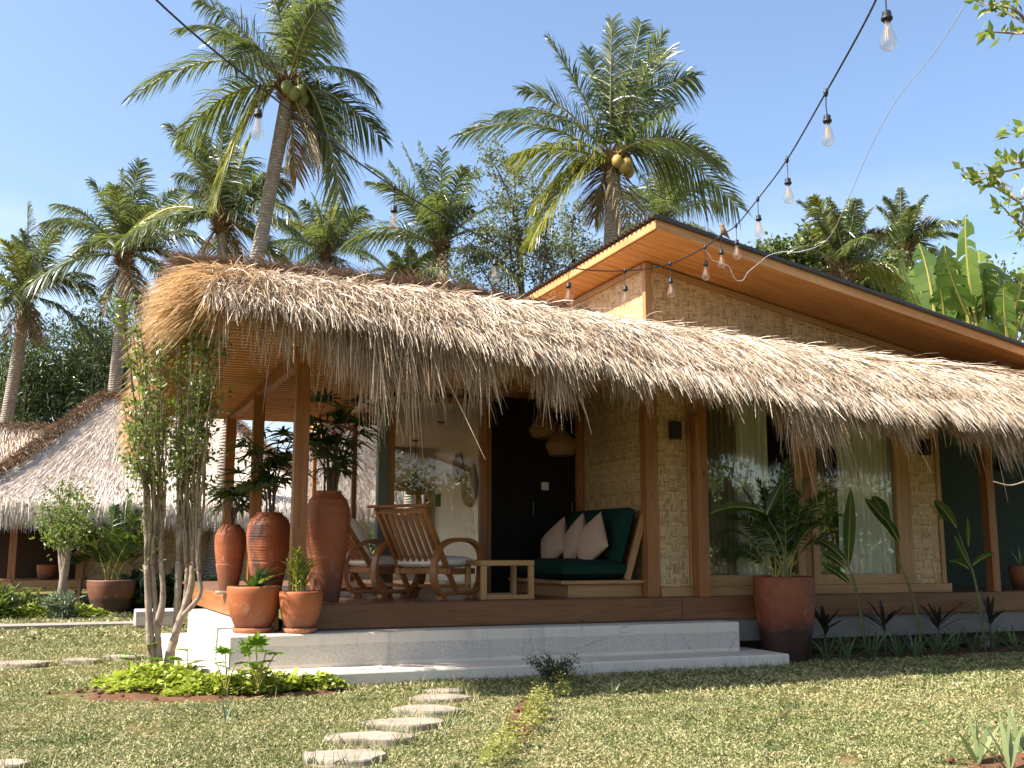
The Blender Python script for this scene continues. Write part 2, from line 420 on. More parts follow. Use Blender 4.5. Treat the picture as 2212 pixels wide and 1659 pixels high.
M['feather'] = leaf('greygreen_leaf', [(0, (.06, .075, .038)), (.5, (.12, .14, .075)), (1, (.24, .25, .15))], .3, .45)
M['vine'] = leaf('vine_leaf', [(0, (.030, .050, .012)), (.5, (.080, .11, .026)), (1, (.25, .27, .09))], .25, .3, .6)
M['banana'] = leaf('banana_leaf', [(0, (.055, .105, .020)), (.5, (.10, .165, .032)), (1, (.17, .23, .055))], .42, .33)
M['cover'] = leaf('groundcover_leaf', [(0, (.14, .19, .014)), (.5, (.28, .34, .028)), (1, (.44, .46, .07))], .35, .45)
M['lobed'] = leaf('lobed_leaf', [(0, (.05, .12, .015)), (1, (.12, .22, .03))], .38, .3)
M['yellowgreen'] = leaf('lime_leaf', [(0, (.16, .21, .02)), (.6, (.28, .32, .035)), (1, (.40, .42, .09))], .35, .35)
M['broad'] = leaf('broad_leaf', [(0, (.05, .10, .02)), (.6, (.10, .17, .035)), (1, (.26, .28, .10))], .35, .3)
M['helic'] = leaf('heliconia_leaf', [(0, (.014, .044, .010)), (1, (.036, .085, .018))], .3, .3)
M['cordy'] = leaf('cordyline_leaf', [(0, (.016, .010, .012)), (.6, (.03, .016, .018)), (1, (.045, .045, .025))], .15, .3)
M['lily'] = leaf('strap_leaf', [(0, (.07, .11, .05)), (1, (.15, .20, .09))], .25, .4)
M['paleLily'] = leaf('pale_strap_leaf', [(0, (.13, .17, .06)), (1, (.24, .27, .12))], .3, .4)
M['silver'] = leaf('silver_leaf', [(0, (.10, .14, .08)), (1, (.20, .24, .15))], .2, .5)
M['petal'] = plain('white_petal', (.75, .74, .70), .6, .3, .04)
M['seedling'] = leaf('seedling_leaf', [(0, (.13, .15, .03)), (.5, (.24, .24, .05)), (1, (.36, .33, .08))], .3, .5)
M['darkshrub'] = leaf('dark_shrub_leaf', [(0, (.018, .034, .012)), (1, (.05, .075, .03))], .2, .5)
t = NT('lawn_blade')
p = t.pos()
f = t.math('ADD', t.math('MULTIPLY', t.island(), .50), t.math('ADD', t.math('MULTIPLY', t.noise(p, 2.6, 4, .6), .45), t.math('MULTIPLY', t.noise(p, .55, 2), .32)))
c = t.ramp(f, [(.32, (.045, .075, .018)), (.48, (.105, .14, .036)), (.62, (.21, .23, .072)), (.74, (.36, .32, .145)), (.9, (.50, .40, .23))])
tr = t.n('ShaderNodeBsdfTranslucent'); t.put(tr.inputs[0], c)
M['grass'] = t.done(t.mixs(.2, t.bsdf(c, .5, .35), tr.outputs[0]))
M['sunleaf'] = leaf('young_leaf', [(0, (.07, .11, .02)), (.5, (.15, .20, .035)), (1, (.26, .30, .07))], .4, .3)
M['palmbark'] = bark('palm_bark', (.22, .175, .14), (.40, .34, .28), 5.0)
M['twig'] = bark('pale_bark', (.16, .115, .08), (.34, .27, .21))
M['darktwig'] = bark('brown_bark', (.07, .05, .035), (.16, .12, .09))
M['cane'] = plain('heliconia_cane', (.13, .12, .045), .55, .35, .25)
M['culm'] = plain('bamboo_culm', (.10, .11, .04), .5, .4, .25)
M['coconut'] = plain('coconut_husk', (.33, .22, .05), .5, .4, .2, 6)
M['greennut'] = plain('green_coconut', (.16, .18, .05), .45, .4, .2, 6)
M['husk'] = straw('palm_fibre', [(0, (.10, .05, .025)), (1, (.30, .18, .09))], .05, .8)
# ------------------------------------------------------------------ ground
DECKZ, STEP2, STEP1 = .69, .44, .135
LOWER = [(1.25, 9.40), (6.72, 9.40), (6.72, 10.3), (2.0, 10.3), (2.0, 14.6), (.62, 14.6), (.74, 10.5)]
UPPER = [(1.08, 9.86), (6.42, 9.86), (6.42, 10.3), (1.9, 10.3), (1.9, 14.55), (1.06, 14.55)]
STONES = [  # px centre, half-length px, thickness look, label
    (960, 1492, 46, .06, 'half-shaded stepping stone at the foot of the white steps'),
    (952, 1506, 66, .05, 'thin shaded stepping stone just in front of the step, second from the steps'),
    (922, 1531, 72, .06, 'long stepping stone dappled by shadow, third from the white steps'),
    (876, 1560, 82, .07, 'sunlit buff stepping stone with a thick front edge, fourth from the white steps'),
    (802, 1591, 86, .07, 'pale sunlit stepping stone, second nearest in the path to the steps'),
    (745, 1632, 92, .08, 'largest round stepping stone with grass over its front, nearest in the path'),
    (52, 1431, 58, .06, 'pale stepping stone on the left lawn, leftmost of the far three'),
    (176, 1425, 42, .05, 'narrow stepping stone on the left lawn, middle of the far three'),
    (272, 1417, 42, .05, 'stepping stone on the left lawn beside the white-flowered shrub'),
    (18, 1648, 50, .07, 'brown stepping stone cut off at the lower left corner of the lawn')]

t = NT('lawn_ground')
p = t.pos()
n1, n2, n3 = t.noise(p, .8, 5, .6), t.noise(p, 9, 5, .65), t.noise(p, 55, 3, .6)
c = t.ramp(n2, [(.25, (.075, .085, .022)), (.5, (.145, .14, .045)), (.72, (.25, .20, .09))])
c = t.mix(t.mapr(t.math('ADD', n1, t.math('MULTIPLY', n2, .5)), .78, .95, 0, .8), c, (.27, .165, .09))
c = t.mix(t.mapr(n3, .3, .7, .55, 0), c, (.05, .05, .018))
M['lawn'] = t.done(t.bsdf(c, .95, .1, t.bump(t.math('ADD', n2, n3), .7, .03)))
mb = MB()
xs = np.concatenate([np.linspace(-420, -20, 9), np.linspace(-16, 30, 70), np.linspace(36, 420, 9)])
ys = np.concatenate([np.linspace(-300, -14, 6), np.linspace(-10, 36, 70), np.linspace(45, 520, 10)])
X, Y = np.meshgrid(xs, ys, indexing='ij')
Z = (vnoise(X, Y, 2.2, 3) - .5) * .05 * ((np.abs(X - 5) < 30) & (np.abs(Y - 12) < 30))
mb.grid(np.stack([X, Y, Z - .012], -1))
tag(mb.build('lawn', M['lawn'], smooth=True), kind='structure')
# far scrubby hill seen through the glazed room
mb = MB()
xs, ys = np.linspace(-60, 170, 60), np.linspace(120, 250, 30)
X, Y = np.meshgrid(xs, ys, indexing='ij')
Z = 25 * np.exp(-((X - 55) / 46) ** 2) * np.exp(-((Y - 185) / 45) ** 2) + 2.5 * (vnoise(X, Y, 12, 5) - .5) + 1.2 * (vnoise(X, Y, 4, 6) - .5) - 1.5
mb.grid(np.stack([X, Y, Z], -1))
t = NT('scrub_hill'); n = t.noise(t.pos(), .35, 6, .65)
tag(mb.build('hill', t.done(t.bsdf(t.ramp(n, [(.35, (.05, .075, .025)), (.5, (.17, .17, .07)), (.7, (.30, .26, .15))]), .95, .1)), smooth=True), kind='structure')
# the paved garden path at the left
mb = MB(); mb.bx(-16, 1.0, 18.15, 18.75, -.05, .045)
tag(mb.build('garden_path', plain('path_cement', (.24, .21, .175), .9, .2, .2, 12, .3)), kind='structure')

def patch(name, cx, cy, rx, ry, h, seed, rot=0.0, n=36):
    """an irregular low mound of soil"""
    a = np.linspace(0, 2 * pi, n); rr = np.linspace(0, 1, 12)
    A, Rr = np.meshgrid(a, rr, indexing='ij')
    w = 1 + .25 * (vnoise(np.cos(A) * 3 + seed, np.sin(A) * 3, 1.1, seed) - .5) * 2
    x, y = Rr * np.cos(A) * rx * w, Rr * np.sin(A) * ry * w
    xx, yy = cx + x * cos(rot) - y * sin(rot), cy + x * sin(rot) + y * cos(rot)
    z = h * (1 - Rr ** 2.5) + .05 * (vnoise(xx, yy, .09, seed) - .5) * (Rr < .97) + .03 * (vnoise(xx, yy, .3, seed + 1) - .5) - .02
    w_ = MB(); w_.grid(np.stack([xx, yy, z], -1))
    # loose clods
    k = int(60 * rx * ry) + 10
    for _ in range(min(k, 70)):
        r_, a_ = sqrt(RNG.random()) * .95, RNG.random() * 2 * pi
        px, py = r_ * cos(a_) * rx, r_ * sin(a_) * ry
        s = RNG.uniform(.008, .024)
        w_.blob((cx + px * cos(rot) - py * sin(rot), cy + px * sin(rot) + py * cos(rot), h * (1 - r_ ** 2.5) + .0), (s * 1.3, s, s * .8), 7, 5, .15)
    return tag(w_.build(name, M['soil'], smooth=False), kind='structure')
BEDS = []
def bed(name, *a, **k):
    BEDS.append((a[0], a[1], a[2], a[3], k.get('rot', 0.0))); return patch(name, *a, **k)
gl = G(440, 1503)
bed('soil_bed', .86, 9.55, 1.38, .62, .05, 4, rot=-.22)
bed('soil_bed', 10.4, 10.02, 3.6, .42, .04, 6)
ql = G(2180, 1655)
bed('soil_bed', ql[0] + .1, ql[1] - .02, .5, .26, .04, 8, rot=-.3)
qs = G(1120, 1600)
bed('soil_bed', 2.95, 7.42, .95, .14, .012, 9, rot=1.15)

# ------------------------------------------------------------------ white entrance steps
t = NT('white_terrazzo')
p = t.pos(); s = t.n('ShaderNodeSeparateXYZ'); t.put(s.inputs[0], p)
n1, n2 = t.noise(p, 2.2, 5, .65), t.noise(p, 70, 2)
c = t.mix(t.mapr(n1, .35, .7, 0, .5), (.62, .55, .45), (.50, .44, .355))
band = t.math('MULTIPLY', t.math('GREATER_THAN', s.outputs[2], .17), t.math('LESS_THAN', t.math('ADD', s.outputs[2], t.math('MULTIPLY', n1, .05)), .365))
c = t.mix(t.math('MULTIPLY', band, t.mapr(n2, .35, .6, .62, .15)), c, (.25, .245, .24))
dirt = t.math('MULTIPLY', t.math('LESS_THAN', t.math('ADD', s.outputs[2], t.math('MULTIPLY', n1, .10)), .085), t.mapr(t.noise(p, 6, 4, .7), .35, .6, .15, .85))
c = t.mix(dirt, c, (.20, .14, .09))
stn = t.mapr(t.noise(t.coord('Object', (3, 3, .8)), 1.6, 6, .75), .60, .72, 0, .4)
c = t.mix(stn, c, (.27, .22, .17))
vo = t.n('ShaderNodeTexVoronoi', feature='DISTANCE_TO_EDGE'); wp = t.n('ShaderNodeMapping'); t.put(wp.inputs[0], t.mix(.12, p, t.n('ShaderNodeTexNoise').outputs[1])); t.put(vo.inputs['Vector'], wp.outputs[0]); vo.inputs['Scale'].default_value = .62
ck = t.math('MULTIPLY', t.mapr(vo.outputs[0], .0012, .004, .4, 0), t.mapr(t.noise(p, 1.3, 3), .48, .56, 0, 1))
c = t.mix(ck, c, (.09, .075, .06))
drip = t.mapr(t.noise(t.coord('Object', (7, 7, .5)), 1.0, 5, .7), .55, .70, 0, .35)
c = t.mix(drip, c, (.22, .19, .15))
M['terrazzo'] = t.done(t.bsdf(c, .8, .25, t.bump(n2, .12, .004)))
st = thing('entrance_steps', 'broad white terrazzo steps in front of the wooden veranda', 'steps', (3.9, 9.9, 0))
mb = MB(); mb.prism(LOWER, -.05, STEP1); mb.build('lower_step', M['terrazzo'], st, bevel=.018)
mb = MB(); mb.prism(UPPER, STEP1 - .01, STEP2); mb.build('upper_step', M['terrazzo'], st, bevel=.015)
mb = MB(); q = G(333, 1354); mb.bx(q[0] - .30, q[0] + .32, q[1] - .2, q[1] + .5, -.03, .26)
tag(mb.build('concrete_block', M['terrazzo'], bevel=.015), 'low pale concrete block on the lawn behind the shrub', 'block')

# ------------------------------------------------------------------ stepping stones
for i, (px, py, hw, th, lab) in enumerate(STONES):
    c = G(px, py, .012); D = (c - CAM) @ FW
    r = 1.07 * hw * D / FPX; ry = r * .60
    a = np.linspace(0, 2 * pi, 28, endpoint=False)
    rng = np.random.default_rng(50 + i)
    w = 1 + .09 * np.sin(2 * a + rng.random() * 6) + .08 * np.sin(3 * a + rng.random() * 6) + .04 * np.sin(5 * a + rng.random() * 6) + .02 * np.sin(7 * a + rng.random() * 6)
    rt, fw2 = np.array([cos(YAW), -sin(YAW)]), np.array([sin(YAW), cos(YAW)])
    rim = (np.cos(a) * w * r)[:, None] * rt + (np.sin(a) * w * ry)[:, None] * fw2 + c[:2]
    mb = MB(); zt = c[2] + .008
    rows = []
    for k, (sc_, z) in enumerate([(.94, -.06), (1.0, zt - .045), (1.0, zt - .012), (.975, zt), (.6, zt + .004), (.02, zt + .003)]):
        P = c[:2] + (rim - c[:2]) * sc_
        rows.append(np.c_[P, np.full(len(P), z) + (.004 * rng.normal(size=len(P)) if k == 2 else 0)])
    rows = np.stack(rows); rows = np.concatenate([rows, rows[:, :1]], 1)
    mb.grid(rows[:, ::-1])
    tag(mb.build('stepping_stone', M['stone'], smooth=False), lab, 'stepping stone', 'stepping stones set in the lawn')

# ------------------------------------------------------------------ the bungalow
YW, XW = 10.40, 5.66          # window wall plane, alcove side wall plane
HOUSE = thing('thatched_bungalow', 'open-fronted bungalow with shaggy thatched veranda and raised wooden upper roof', 'house', (5.66, 10.4, 0))
H = HOUSE
DK = [(1.56, 10.2), (14, 10.2), (14, 18.4), (1.22, 18.4), (1.22, 15.6)]
mb = MB(); mb.prism(DK, .655, DECKZ); mb.build('deck_floor', M['deck'], H)
mb = MB(); mb.bx(1.60, 5.9, 10.17, 10.2, .455, DECKZ - .006); mb.bx(5.904, 14, 10.17, 10.2, .455, DECKZ - .006)
mb.build('deck_fascia', M['deck'], H, bevel=.004)
mb = MB(); mb.bar((1.545, 10.19, .572), (1.20, 15.6, .572), .04, .225); mb.build('deck_fascia', M['wood'], H, bevel=.004)['label'] = 'sunlit side board of the deck'
mb = MB(); mb.bx(1.70, 14, 10.22, 10.36, .20, .64); mb.build('plinth', M['grey'], H, bevel=.01)
mb = MB(); mb.bx(6.5, 14, 10.9, 11.0, -.02, .3)
for x in (7.6, 10.4, 13.2): mb.bx(x - .12, x + .12, 10.4, 10.6, -.02, .21)
mb.build('footing', M['grey'], H)
# posts
POSTS = [((1.75, 10.36), .14), ((1.63, 12.7), .13), ((1.54, 14.9), .13)]
for (x, y), w in POSTS:
    mb = MB(); mb.bx(x - w / 2, x + w / 2, y - w / 2, y + w / 2, DECKZ, 3.03); mb.build('porch_post', M['wood'], H, bevel=.006)
mb = MB(); mb.bx(6.145, 6.285, 10.19, 10.33, DECKZ, 3.0); mb.build('porch_post', M['wood'], H, bevel=.006)
mb = MB(); mb.bx(10.38, 10.50, 10.22, 10.34, DECKZ, 3.0); mb.build('porch_post', M['wood'], H, bevel=.006)
# roof carcass of the veranda
CZ = lambda y: 3.25 - (y - 8.8) * .0284
mb = MB(); mb.bar((1.78, 9.0, 3.115), (1.53, 15.4, 3.075), .09, .15); mb.build('roof_beam', M['wood'], H, bevel=.005)
mb = MB(); mb.bar((.90, 8.85, 3.27), (.90, 15.4, 2.98), .06, .16); mb.build('verge_rafter', M['pale'], H, bevel=.005)
for x in (3.03, 4.4):
    mb = MB(); mb.bar((x, 8.95, CZ(8.95) - .05), (x, 12.1, CZ(12.1) - .05), .07, .14); mb.build('rafter', M['wood'], H, bevel=.005)
mb = MB(); mb.bar((2.2, 9.0, CZ(9.0) - .045), (3.02, 12.05, CZ(12.05) - .045), .06, .1); mb.build('rafter', M['wood'], H, bevel=.005)
mb = MB()
y = 8.9
while y < 15.5:
    x1 = 5.62 if y < 12.1 else 3.05
    mb.box(((.74 + x1) / 2, y, CZ(y) + .012), (x1 - .74, .05, .028)); y += .135
mb.build('ceiling_batten', M['ceil'], H)
mb = MB()
y = 8.85
while y < 15.55:
    x1 = 5.62 if y < 12.1 else 3.05
    mb.box(((.74 + x1) / 2, y + .062, CZ(y) + .034), (x1 - .74, .121, .012)); y += .125
mb.box((7.8, 9.65, 3.22), (4.4, 1.48, .03))
mb.box((11.9, 10.4, 3.22), (3.79, 3.0, .03))
mb.build('porch_ceiling', M['ceil'], H)
# crest and eave heights along the veranda thatch
def crest(x): return np.interp(x, [.5, 2.8, 3.8, 5.2, 6.9, 10.3, 14.5], [3.57, 3.60, 3.54, 3.46, 3.37, 3.24, 3.13])
def eave(x): return np.interp(x, [.5, 1.1, 2.8, 4.6, 6.7, 8.5, 14.5], [3.24, 3.20, 3.06, 2.86, 2.70, 2.66, 2.58])
YC, YE = 9.40, 8.48
def front(x, s):
    """point on the front slope, s 0 at the crest .. 1 at the eave"""
    zc, ze = crest(x), eave(x)
    return np.stack([x, YC + (YE - YC) * s, zc + (ze - zc) * (np.maximum(s, 0) ** 1.35) + .08 * np.sin(s * pi)], -1)
xs = np.linspace(.72, 14.5, 90); ss = np.linspace(0, 1, 12)
XX, S2 = np.meshgrid(xs, ss, indexing='ij')
F1 = front(XX, S2)
F1 += np.array([0, 0, .03]) * (vnoise(XX, S2 * 2, .25, 12) - .5)[..., None] * 2
mb = MB(); mb.grid(F1)
und = np.stack([np.stack([xs, np.full_like(xs, YE), eave(xs)], -1), np.stack([xs, np.full_like(xs, YE + .04), eave(xs) - .07], -1), np.stack([xs, np.full_like(xs, 8.75), np.minimum(3.28, eave(xs) + .14)], -1), np.stack([xs, np.full_like(xs, 9.4), np.full_like(xs, 3.30)], -1), np.stack([xs, np.full_like(xs, 10.4), np.full_like(xs, 3.26)], -1)], 1)
mb.grid(und)
# back slope, open at the left gable
xb = np.linspace(.68, 14.5, 60); yb = np.linspace(YC, 15.75, 16)
XB, YB = np.meshgrid(xb, yb, indexing='ij')
YB = np.where(XB > 5.6, np.minimum(YB, 10.42), YB)
ZB = crest(XB) + (3.22 - crest(XB)) * ((YB - YC) / (15.75 - YC)) ** .8
mb.grid(np.stack([XB, YB, ZB], -1))
mb.grid(np.stack([np.stack([xb, np.full_like(xb, 15.75), np.full_like(xb, 3.24)], -1), np.stack([xb, np.full_like(xb, 15.6), np.full_like(xb, 3.1)], -1)], 1))
# left end face
yl = np.linspace(8.5, 15.7, 24); zt = np.interp(yl, [8.5, YC, 15.75], [3.1, 3.57, 3.22])
mb.grid(np.stack([np.stack([np.full_like(yl, .70), yl, zt], -1), np.stack([np.full_like(yl, .72), yl, np.minimum(CZ(yl) + .05, zt)], -1)], 1))
roof = mb.build('thatch_roof', M['thatchbody'], H, smooth=True)
# --- straw laid over it
def straws(name, mat, P, d, L, w, g, seg=4, wdir=None, parent=roof):
    m_ = MB(); m_.ribbons(P, d, L, w, g, seg, wdir=wdir, prof=np.concatenate([np.full(seg, 1.0) * np.linspace(1, .8, seg), [.25]]))
    return m_.build(name, M[mat], parent)
n = 95000
x = NR.uniform(.66, 14.5, n); s = NR.random(n) ** .8 * 1.06 - .06
P = front(x, s) + NR.normal(size=(n, 3)) * np.array([.01, .018, .014]) + np.array([0, -.01, .008])
lean = np.interp(x, [1, 4, 8, 14], [-.02, .08, .22, .30]) + NR.normal(size=n) * .24 + .5 * (vnoise(x, s, .22, 21) - .5)
slope = -(crest(x) - eave(x)) / .92
d = np.stack([lean, np.full(n, -1.0), slope * (.45 + .9 * s) + NR.normal(size=n) * .18 + .08], -1)
L = NR.uniform(.16, .5, n) * (.8 + .5 * vnoise(x, s * 2, .35, 22)) * np.clip(1.15 - .62 * s, .4, 1)
straws('top_straw', 'straw', P, d, L, NR.uniform(.004, .0105, n), NR.uniform(.05, .45, n), 3)
n = 9000   # unruly thicker straws and lifted tufts
x = NR.uniform(.7, 14.5, n); s = NR.random(n) ** .7 * .98
k = vnoise(x, s * .9, .17, 25) > .45; x, s = x[k], s[k]; n = len(x)
P = front(x, s) + NR.normal(size=(n, 3)) * .02
tw = (vnoise(x, s * .9, .3, 26) - .5) * 1.6
d = np.stack([np.interp(x, [1, 4, 8, 14], [-.02, .08, .22, .30]) + tw + NR.normal(size=n) * .3, np.full(n, -1.0), -(crest(x) - eave(x)) / .92 * (.4 + .9 * s) + NR.normal(size=n) * .22 + .28], -1)
straws('top_straw', 'straw', P, d, NR.uniform(.22, .55, n) * np.clip(1.2 - .5 * s, .5, 1), NR.uniform(.006, .011, n), NR.uniform(.25, .6, n), 4)
# hanging fringe in ragged tufts
n = 34000
x = NR.uniform(.72, 14.5, n); x = x[NR.random(n) < np.interp(x, [1.2, 1.9, 4, 5.5, 7, 14], [.22, .6, .7, .55, .9, 1])]; n = len(x)
tuft = vnoise(x, x * 0, .16, 31) * .55 + vnoise(x, x * 0, .55, 32) * .45
dep = NR.random(n)
P = np.stack([x, YE + .02 + .22 * dep ** 1.5, eave(x) - .03 + .14 * (1 - dep) + NR.normal(size=n) * .04 + .04], -1)
base = np.interp(x, [.7, 1.3, 2.0, 3.0, 3.3, 4.6, 5.3, 6.7, 8.5, 14.5], [.30, .38, .56, .58, .34, .23, .25, .38, .36, .36])
L = base * (.25 + 1.2 * tuft ** 1.3) * NR.uniform(.35, 1.55, n)
long = NR.random(n) < .06
L = np.where(long, L * 1.5, L)
lean = np.interp(x, [1, 4, 8, 14], [0, .04, .15, .24]) + NR.normal(size=n) * .17
d = np.stack([lean, -.22 + NR.normal(size=n) * .16, np.full(n, -1.0)], -1)
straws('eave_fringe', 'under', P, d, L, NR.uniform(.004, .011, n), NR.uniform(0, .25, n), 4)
# left gable fringe, straw dropping over the verge
n = 20000
y = 8.6 + 7.1 * NR.random(n) ** 1.25
zt = np.interp(y, [8.5, YC, 15.75], [3.15, 3.57, 3.22])
P = np.stack([.74 + NR.normal(size=n) * .05, y, zt - NR.random(n) ** 1.5 * np.interp(y, [9, 12], [.14, .30]) + .03], -1)
L = NR.uniform(.3, .8, n) * (.7 + .6 * vnoise(y, y * 0, .3, 41)) * np.interp(y, [8.7, 10, 12, 15.7], [.62, .72, .80, .80])
d = np.stack([np.full(n, -1.0), -.10 + NR.normal(size=n) * .25, np.interp(y, [8.7, 10, 12, 14], [.02, -.08, -.40, -.6]) + NR.normal(size=n) * .2], -1)
straws('verge_fringe', 'gold', P, d, L, NR.uniform(.004, .010, n), NR.uniform(.2, .65, n), 4)
n = 5000   # rough corner where front and verge meet
x = .68 + NR.random(n) * .45; s = NR.random(n)
P = front(x, s * .8) + NR.normal(size=(n, 3)) * .03
d = np.stack([-.75 + NR.normal(size=n) * .35 + (x - .7) * .7, -.55 + NR.normal(size=n) * .2, -.25 + NR.normal(size=n) * .2], -1)
straws('corner_straw', 'gold', P, d, NR.uniform(.2, .5, n), NR.uniform(.004, .01, n), NR.uniform(.2, .5, n), 4)
# ridge roll of dark fibre along the left half
n = 20000
x = NR.uniform(.55, 4.6, n); a = NR.uniform(-.3, pi + .2, n)
r = np.interp(x, [.55, 1.1, 2.8, 4.6], [.13, .12, .09, .03])
P = np.stack([x, YC + .06 + np.cos(a) * r * 1.5, crest(x) + .02 + np.sin(a) * r], -1)
d = np.stack([-.9 + NR.normal(size=n) * .35, np.cos(a) * .55 + NR.normal(size=n) * .2, np.sin(a) * .35 - .02 + NR.normal(size=n) * .15], -1)
straws('ridge_cap', 'brown', P, d, NR.uniform(.12, .36, n), NR.uniform(.004, .009, n), NR.uniform(.05, .35, n), 2)

# ------------------------------------------------------------------ window wall and alcove
def panel(name, x0, x1, z0, z1, y=YW, th=.03):
    m_ = MB(); m_.bx(x0, x1, y, y + th, z0, z1); return m_.build(name, M['weave'], H)
panel('woven_panel', 5.75, 6.135, .80, 3.15); panel('woven_panel', 9.30, 9.725, .80, 3.15)
mb = MB(); mb.bx(XW, XW + .03, 10.52, 12.2, DECKZ, 3.3); mb.build('woven_panel', M['weave'], H)['label'] = 'shaded woven side wall behind the sofa'
mb = MB(); mb.bx(5.60, 5.75, 10.37, 10.52, DECKZ, 3.2); mb.build('corner_post', M['wood'], H, bevel=.005)
mb = MB(); mb.bx(9.727, 9.79, 10.375, 10.45, .80, 3.2); mb.build('panel_trim', M['pale'], H, bevel=.004)
mb = MB(); mb.bx(5.755, 9.84, 10.35, 10.46, .692, .798); mb.build('base_board', M['pale'], H, bevel=.005)
def window(x0, x1, lab):
    z0, z1 = .80, 3.02
    m_ = MB(); f = .10
    m_.bx(x0 - f, x0, 10.36, 10.44, z0, z1); m_.bx(x1, x1 + f, 10.36, 10.44, z0, z1)
    m_.bx(x0, x1, 10.364, 10.436, z0, .92); m_.bx(x0, x1, 10.364, 10.436, 2.9, z1)
    w = m_.build('window', M['pale'], H, bevel=.004); w['label'] = lab
    g = MB(); g.bx(x0 - .003, x1 + .003, 10.398, 10.404, .918, 2.902); g.build('pane', M['pane'], w)
window(6.385, 7.585, 'left window pane behind the big pot'); window(7.895, 9.065, 'right window with pleated curtain')
mb = MB(); mb.bx(7.687, 7.793, 10.375, 10.45, .80, 3.0); mb.build('mullion', M['wood'], H, bevel=.004)
for q in ((6.139, 6.284, 10.345), (9.168, 9.296, 10.37)):
    mb = MB(); mb.bx(q[0], q[1], q[2], 10.45, .80, 3.05); mb.build('window_jamb', M['pale'], H, bevel=.004)
mb = MB(); mb.bx(5.76, 9.8, 10.40, 10.46, 3.025, 3.5); mb.build('header_wall', M['weave'], H)
# room behind the windows
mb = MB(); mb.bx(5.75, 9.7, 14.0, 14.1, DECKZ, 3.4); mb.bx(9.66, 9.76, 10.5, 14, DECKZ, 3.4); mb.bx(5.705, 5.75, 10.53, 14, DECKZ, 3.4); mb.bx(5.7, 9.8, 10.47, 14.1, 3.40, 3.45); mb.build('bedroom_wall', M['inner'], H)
# dark green side bay
mb = MB(); mb.bx(9.80, 14, 11.9, 12.0, DECKZ, 3.2); mb.bx(9.77, 9.80, 10.47, 11.9, DECKZ, 3.2); mb.build('green_wall', M['green_wall'], H)
# alcove back with black doors
mb = MB(); mb.bx(4.32, 4.40, 12.14, 12.22, DECKZ, 3.25); mb.bx(5.56, 5.655, 12.12, 12.2, DECKZ, 3.25); mb.build('door_frame', M['wood'], H, bevel=.004)
mb = MB(); mb.bx(4.404, 5.556, 12.19, 12.27, 2.72, 3.25); mb.bx(4.404, 4.66, 12.19, 12.27, DECKZ, 2.72); mb.build('dark_panel', M['blackwood'], H, bevel=.004)
for x0, x1 in ((4.668, 5.02), (5.026, 5.553)):
    mb = MB(); mb.bx(x0, x1, 12.20, 12.25, DECKZ + .01, 2.715)
    d_ = mb.build('door', M['blackwood'], H, bevel=.004)
    m2 = MB(); m2.tube([(x1 - .05, 12.17, 1.62), (x1 - .05, 12.165, 1.80)], .01, 8); m2.build('handle', M['metal'], d_)
mb = MB(); mb.bx(5.09, 5.19, 12.185, 12.199, 1.95, 2.05); mb.build('light_switch', M['white'], H, bevel=.006)
# glazed living room
t = NT('upright_cladding'); v = t.coord('UV', (1, 1, 1)); s = t.n('ShaderNodeSeparateXYZ'); t.put(s.inputs[0], t.pos())
k = t.math('MULTIPLY', t.math('ADD', s.outputs[0], s.outputs[1]), 12.5)
wn = t.n('ShaderNodeTexWhiteNoise', noise_dimensions='1D'); t.put(wn.inputs['W'], t.math('FLOOR', k))
c = t.ramp(wn.outputs[0], [(0, (.16, .055, .02)), (.7, (.25, .10, .035)), (.75, (.42, .24, .10)), (1, (.48, .29, .13))])
gp = t.mapr(t.math('ABSOLUTE', t.math('SUBTRACT', t.math('FRACT', k), .5)), .44, .5, 0, .8)
c = t.mix(gp, c, (.03, .012, .006))
M['cladding'] = t.done(t.bsdf(t.mix(t.noise(t.coord('Object', (30, 30, 2)), 1.5, 4), c, (.2, .09, .03), 'MULTIPLY'), .5, .3)) if False else t.done(t.bsdf(c, .5, .3))
mb = MB(); mb.bx(3.0, 5.62, 12.12, 12.16, 3.10, 3.30); mb.bx(3.0, 3.04, 12.16, 18.2, 3.06, 3.25); mb.build('cladding', M['cladding'], H)
mb = MB(); mb.bx(2.955, 3.075, 12.06, 12.18, DECKZ, 3.10); mb.build('corner_post', M['frame'], H, bevel=.005)
mb = MB(); mb.bx(3.078, 3.16, 12.08, 12.16, DECKZ, 3.03); mb.bx(4.235, 4.316, 12.08, 12.16, DECKZ, 3.03); mb.bx(3.164, 4.232, 12.085, 12.155, 2.985, 3.05)
gf = mb.build('glass_front', M['wood'], H, bevel=.004)
mb = MB(); mb.bx(3.158, 4.238, 12.115, 12.121, DECKZ + .0, 2.988); mb.build('pane', M['roompane'], gf)
mb = MB()
for y in (12.22, 13.62, 14.9, 16.5, 18.1): mb.bx(2.985, 3.055, y, y + .07, DECKZ, 3.04)
mb.bx(2.988, 3.052, 12.18, 18.17, 2.83, 2.98); mb.bx(2.988, 3.052, 12.18, 18.17, DECKZ + .002, .80)
gs = mb.build('glass_side', M['wood'], H, bevel=.004)
mb = MB(); mb.bx(3.015, 3.021, 12.25, 18.1, .80, 2.83); mb.build('pane', M['clearpane'], gs)
mb = MB(); mb.bx(2.95, 5.6, 12.2, 18.3, 3.0, 3.055)
rc = mb.build('room_ceiling', M['white'], H)
for k, (x, y) in enumerate(((3.62, 12.9), (3.35, 14.1), (4.35, 14.1), (4.0, 15.6))):
    m2 = MB(); m2.lathe([(.045, 2.996), (.055, 2.985), (.03, 2.984), (.028, 2.999)], (x, y, 0), 18); m2.build('downlight', M['metal'], rc, smooth=True)
